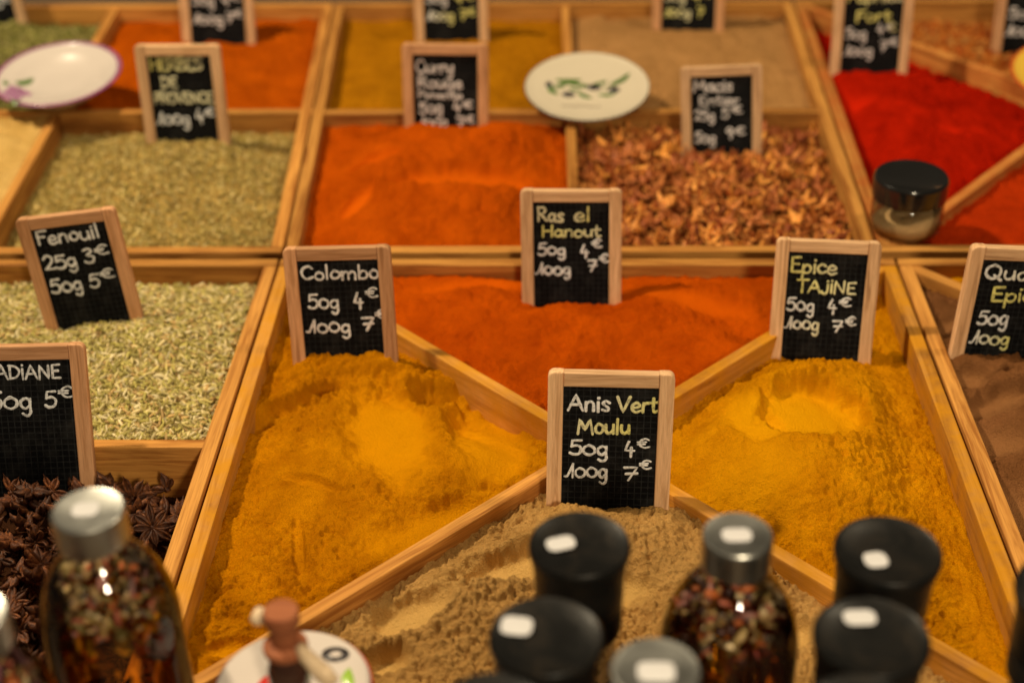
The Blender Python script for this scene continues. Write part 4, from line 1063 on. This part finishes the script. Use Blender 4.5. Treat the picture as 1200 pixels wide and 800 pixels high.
def bits_mesh(items):
    parts = []; cols = []
    for (p, L, W, T, yaw, pit, col) in items:
        bm = bmesh.new(); bmesh.ops.create_icosphere(bm, subdivisions=1, radius=.5)
        bmesh.ops.scale(bm, vec=(L, W, T), verts=bm.verts)
        for v in bm.verts: v.co *= 1+.28*math.sin(v.co.x*2100+v.co.y*1700*(1+yaw)+v.co.z*1300+p[0]*900)
        bm.transform(Matrix.Translation(p) @ Matrix.Rotation(yaw, 4, 'Z') @ Matrix.Rotation(pit, 4, 'Y'))
        bm.verts.index_update()
        parts.append(([v.co.copy() for v in bm.verts], [tuple(v.index for v in f.verts) for f in bm.faces])); cols += [(*col, 1)]*len(bm.verts); bm.free()
    me = mesh(*merge(parts)); col_attr(me, cols); return me
M['bits'] = vcol('herb bits', .45, .4)
jar = thing('glass_jar', 'small clear glass jar with glossy black lid standing where the trays meet', 'jar', (.2800, 1.0890, 0))
jr = .0282
lathe_obj('jar_glass', [(.0001, .003), (jr*.72, .0022), (jr*.86, .0005), (jr*.97, .003), (jr, .007), (jr, .024), (jr*.97, .0275), (jr*.90, .0295), (jr*.90, .033)], M['glass'], jar, 48, False)
def jar_powder():
    vs = []; fs = []; seg = 36; rr = [.25, .5, .75, .93]; rg = random.Random(21)
    def top(q, a): return .0140+.0075*q*math.cos(a+.5)+rg.uniform(-.0005, .0005)
    vs.append((0, 0, .0090))
    for q in rr:
        for k in range(seg):
            a = math.tau*k/seg; vs.append((jr*q*math.cos(a), jr*q*math.sin(a), max(.0048, top(q, a))))
    for k in range(seg):
        a = math.tau*k/seg; vs.append((jr*.90*math.cos(a), jr*.90*math.sin(a), .0042))
    for k in range(seg): fs.append((0, 1+k, 1+(k+1) % seg))
    for i in range(4):
        for k in range(seg): fs.append((1+i*seg+k, 1+(i+1)*seg+k, 1+(i+1)*seg+(k+1) % seg, 1+i*seg+(k+1) % seg))
    fs.append(tuple(1+4*seg+k for k in reversed(range(seg))))
    return mesh(vs, fs)
obj('jar_contents', jar_powder(), powder('jar powder', (.52, .34, .16), (.42, .26, .11), var=.2, bump=.3), jar)
lr = .0292
lz = -.0160
lathe_obj('jar_lid', [(lr*.93, .0455+lz), (lr, .0462+lz), (lr, .0605+lz), (lr*.985, .0625+lz), (lr*.95, .0636+lz), (lr*.90, .0634+lz), (lr*.86, .0626+lz), (.0001, .0626+lz)], M['black_lid'], jar, 56)

# ------------------------------------------------------------------ grinders along the front
def sticker(parent, x, y, z, L, W, rot, r=.0035):
    L, W = L*.92, W*.94
    pts = []
    for cx, cy, a0 in ((L/2-r, W/2-r, 0), (-L/2+r, W/2-r, 90), (-L/2+r, -W/2+r, 180), (L/2-r, -W/2+r, 270)):
        for k in range(5):
            a = math.radians(a0+90*k/4); pts.append((cx+r*math.cos(a), cy+r*math.sin(a)))
    n = len(pts); vs = [(x_, y_, .00025) for x_, y_ in pts]+[(x_, y_, -.0001) for x_, y_ in pts]
    fs = [tuple(range(n))]+[(i, n+i, n+(i+1) % n, (i+1) % n) for i in range(n)]
    o = obj('price_sticker', mesh(vs, fs, False), M['sticker'], parent); o.location = (x, y, z); o.rotation_euler = (0, 0, R(rot)); return o
def grinder(label, x, y, top, r, st):
    h = top-TABLE_Z
    root = thing('spice_grinder', label, 'spice grinder', (x, y, TABLE_Z), 'black capped spice grinders')
    root.rotation_euler = (0, 0, 0)
    c = h
    lathe_obj('grinder_cap', [(r*.80, c-.050), (r*.865, c-.049), (r*.87, c-.036), (r*.85, c-.0352), (r*.85, c-.0338), (r*.875, c-.033), (r*.895, c-.018), (r*.93, c-.0095), (r*.985, c-.0050), (r, c-.0028), (r*.995, c-.0008), (r*.96, c+.0002), (r*.90, c-.0008), (r*.5, c-.0020), (.0001, c-.0024)], M['black_plastic'], root, 64)
    g = r*.86
    lathe_obj('grinder_glass', [(.0001, .004), (g*.9, .003), (g, .001), (g*1.02, .008), (g*1.02, c-.085), (g*.96, c-.072), (g*.86, c-.060), (g*.84, c-.049)], M['glass'], root, 48, False)
    it = []; rg = random.Random(label)
    for k in range(140):
        a = rg.uniform(0, 6.28); q = g*.90*math.sqrt(rg.random()); z = .008+rg.random()*(c-.10)
        it.append((Vector((q*math.cos(a), q*math.sin(a), z)), .0055, .005, .005, 0, 0, rg.choice([(.03, .02, .012), (.10, .05, .02), (.30, .16, .06), (.14, .03, .015)])))
    obj('peppercorns', bits_mesh(it), M['bits'], root)
    if st:
        sx, sy, L, W, rot = st; sticker(root, sx, sy, c-.0009, L, W, rot)
    return root
grinder('black grinder just under the Anis Vert slate, white sticker left on its cap', .0111, .533, .1464, .0232, (-.0085, .001, .0145, .0095, 18))
grinder('black grinder left of the small silver cap, white sticker at upper left', -.0037, .472, .1485, .0243, (-.0125, .0065, .0145, .0115, -8))
grinder('black grinder cut off by the bottom edge, white sticker on its cap', -.0243, .420, .1563, .0236, (-.006, .0085, .016, .0115, -10))
grinder('black grinder right of the upright oil bottle, white sticker near its front', .150, .533, .1434, .0242, (-.0065, -.006, .0115, .0105, 8))
grinder('black grinder in front of another at right, creamy sticker at the back of its cap', .1315, .472, .1494, .0243, (-.003, .0115, .0150, .0095, 3))
grinder('black grinder at the bottom edge on the right, hardly in view', .1156, .415, .1620, .0232, None)
grinder('dark grinder cut off by the lower right edge', .2245, .498, .1500, .0270, None)

# ------------------------------------------------------------------ bottles of herb oil
M['oil'] = thin_glass('amber oil', (.95, .70, .25), .12, .2)
M['bottle_glass'] = thin_glass('bottle glass', (.98, .97, .94), .015, 1.1)
def oil_bottle(label, x, y, top, rb, rc, st, pal, seed, strips=5, fill=.86):
    h = top-TABLE_Z
    root = thing('oil_bottle', label, 'oil bottle', (x, y, TABLE_Z), 'bottles of herb oil')
    cap = .0165; sh = h-.022                      # shoulder ends at the neck
    prof = [(.0001, .006), (rb*.7, .004), (rb*.93, .0005), (rb, .006), (rb, sh-.050), (rb*.995, sh-.041), (rb*.96, sh-.032), (rb*.87, sh-.022), (rb*.72, sh-.0125), (rb*.55, sh-.0055), (rb*.43, sh-.001), (rb*.40, sh+.001), (rb*.40, sh+.005), (rb*.44, sh+.006), (rb*.44, sh+.009)]
    lathe_obj('bottle_glass', prof, M['bottle_glass'], root, 56, False)
    lathe_obj('bottle_cap', [(rc*.95, h-cap), (rc, h-cap+.0006), (rc, h-.0022), (rc*.985, h-.0008), (rc*.93, h), (rc*.86, h-.0003), (.0001, h-.0004)], M['silver'], root, 56)
    zo = sh-.036
    ins = lambda r, z: (max(.0001, r-.0016), z)
    lathe_obj('oil', [ins(.0016, .0075), ins(rb*.9, .0075), ins(rb, .011), ins(rb, sh-.050), ins(rb*.995, sh-.041), ins(rb*.975, zo), (.0001, zo)], M['oil'], root, 48, False)
    rg = random.Random(seed); it = []
    def rmax(z):
        for (r0, z0), (r1, z1) in zip(prof[3:], prof[4:]):
            if z0 <= z <= z1: return r0+(r1-r0)*(z-z0)/(z1-z0)
        return rb*.4
    for k in range(360):                          # floating spices crowd the shoulder
        z = zo-.012+rg.random()*.036 if k < 320 else .012+rg.random()*(zo-.02)
        a = rg.uniform(0, 6.28); q = (rmax(z)-.005)*(math.sqrt(rg.random())*(.75 if k >= 320 else 1) if k > 240 else rg.uniform(.75, 1))
        if q < 0: continue
        c = rg.choice(pal) if k < 320 else rg.choice([(.14, .06, .015), (.25, .11, .02), (.34, .17, .03), (.08, .04, .012)])
        s_ = rg.uniform(.0026, .0052)*(1.7 if rg.random() < .12 else 1)
        it.append((Vector((q*math.cos(a), q*math.sin(a), z)), s_*rg.uniform(1, 2.6), s_*rg.uniform(.6, 1.1), s_*rg.uniform(.35, .8), rg.uniform(0, 6.28), rg.uniform(-1.2, 1.2), c))
    for k in range(strips):                       # added upright strips, bright orange standing in for light refracted through the oil
        a = rg.uniform(3.4, 6.2); q = rb*.70
        it.append((Vector((q*math.cos(a), q*math.sin(a), zo-.055)), .008, .006, .085, a, rg.uniform(-.12, .12), rg.choice([(.75, .33, .025), (.68, .27, .02), (.80, .40, .05)])))
    obj('herb_mix', bits_mesh(it), M['bits'], root)
    if st: sticker(root, *st[:2], h-.0002, *st[2:])
    return root
PAL = [(.24, .04, .025), (.34, .09, .05), (.40, .25, .11), (.54, .38, .16), (.13, .09, .06), (.46, .12, .03), (.30, .18, .06), (.60, .46, .26), (.11, .06, .06), (.30, .21, .06), (.36, .16, .14), (.22, .13, .04)]
oil_bottle('oil bottle with pinkish spices and silver cap between the black grinders', .0812, .528, .1564, .0322, .0159, (-.0005, -.0005, .0145, .0095, 2), PAL, 5, 2)
oil_bottle('oil bottle full of dark herbs and painted amber light streaks in front of the star anise', -.2085, .530, .1680, .0325, .0166, (-.001, 0, .0130, .0105, 4), PAL[1:]+[(.20, .15, .05), (.11, .08, .02)], 6, 6)
oil_bottle('oil bottle of which only the silver cap shows at the bottom edge', .0404, .446, .1560, .0255, .0182, (0, -.002, .0165, .0115, 0), PAL, 7, 2)
oil_bottle('oil bottle with plum coloured spices cut off by the lower left edge', -.2430, .467, .1640, .0290, .0162, None, PAL+[(.16, .05, .07), (.20, .07, .09)], 8, 2)

# ------------------------------------------------------------------ painted pot with its little corked bottle
pot = thing('painted_pot', 'white ceramic pot painted with olives and a red edge at the bottom', 'ceramic pot', (-.1235, .516, TABLE_Z))
pt = .0745-TABLE_Z; rp = .0370
lathe_obj('pot_body', [(rp*.7, 0), (rp*.78, .001), (rp*.92, .03), (rp*.94, pt-.03), (rp*.90, pt-.010), (rp*.90, pt-.008)], M['white_glaze'], pot, 56)
lathe_obj('pot_lid', [(rp*.88, pt-.0085), (rp*.97, pt-.008), (rp, pt-.0065), (rp, pt-.003), (rp*.985, pt-.0012), (rp*.95, pt-.0003), (rp*.88, pt-.0006), (rp*.5, pt-.0012), (.0001, pt-.0014)], M['white_glaze'], pot, 64)
obj('red_edge', mesh(*ring(rp*1.0, .0009, pt-.0048, 64, .0022)), M['red_glaze'], pot)
zl = lambda x, y: pt-.0010 if math.hypot(x, y) > rp*.5 else pt-.0013
def donut(x, y, a, b, rot, hole=.45):
    o1 = oval(x, y, a, b, rot); o2 = oval(x, y, a*hole, b*hole, rot); n = len(o1)
    vs = [(px, py, zl(px, py)+.0006) for px, py in o1]+[(px, py, zl(px, py)+.0006) for px, py in o2]+[(px, py, zl(px, py)-.0006) for px, py in o1]
    fs = [(i, (i+1) % n, n+(i+1) % n, n+i) for i in range(n)]+[(2*n+i, 2*n+(i+1) % n, (i+1) % n, i) for i in range(n)]
    return vs, fs
obj('painted_olives', mesh(*merge([donut(.0180, .0200, .0068, .0048, R(-4)), donut(-.018, -.016, .006, .0045, R(30))])), M['olive_paint'], pot)
obj('painted_leaves', mesh(*merge([blot(leaf_pts(.0265, .004, .016, .007, R(-75)), zl, .0006), blot(leaf_pts(-.006, -.024, .016, .007, R(-15)), zl, .0006)])), M['lime_paint'], pot)
obj('red_motif', mesh(*merge([blot(oval(-.0125, .001, .0042, .0075, R(-25)), zl, .0007), blot(oval(.014, -.006, .0040, .006, R(40)), zl, .0007)])), M['red_glaze'], pot)
M['stopper'] = wood('brown stopper wood', (.30, .105, .045), (.20, .06, .025), grain=1.5); M['stick'] = wood('cream stick wood', (.72, .56, .38), (.60, .44, .27), grain=1.5)
cb = thing('corked_bottle', 'tiny bottle with brown wooden stopper and cream stick on the painted pot', 'bottle', (-.1225, .508, pt+TABLE_Z-.0009))
ch = .1294-(pt+TABLE_Z)
lathe_obj('bottle_body', [(.0085, 0), (.0095, .001), (.0098, .020), (.0075, .026), (.0058, .029), (.0056, .031)], M['bits_glass'] if 'bits_glass' in M else simple('dark tinted glass', (.05, .022, .015), .12, 0, .5), cb, 32)
lathe_obj('stopper', [(.0060, .0305), (.0100, .031), (.0104, .033), (.0100, .0345), (.0062, .036), (.0060, ch-.010), (.0079, ch-.0075), (.0080, ch-.0008), (.0074, ch), (.0001, ch)], M['stopper'], cb, 36)
# cream stick bound slantwise behind the stopper, ball at its upper end
sv = merge([tube([(-.0150, .0100, ch-.012), (-.0132, .0094, ch-.0125), (-.0065, .0082, ch-.0135)], [.0035, .0046, .0030], 12), tube([(-.0065, .0082, ch-.0135), (.0015, .0092, ch-.017)], [.0028, .0028], 12)])
sv2 = tube([(.0070, -.0030, ch-.0195), (.0105, -.0070, ch-.0215), (.0185, -.0130, ch-.026), (.0235, -.0165, ch-.029)], [.0030, .0036, .0044, .0034], 12)
obj('stick', mesh(*merge([sv, sv2])), M['stick'], cb)
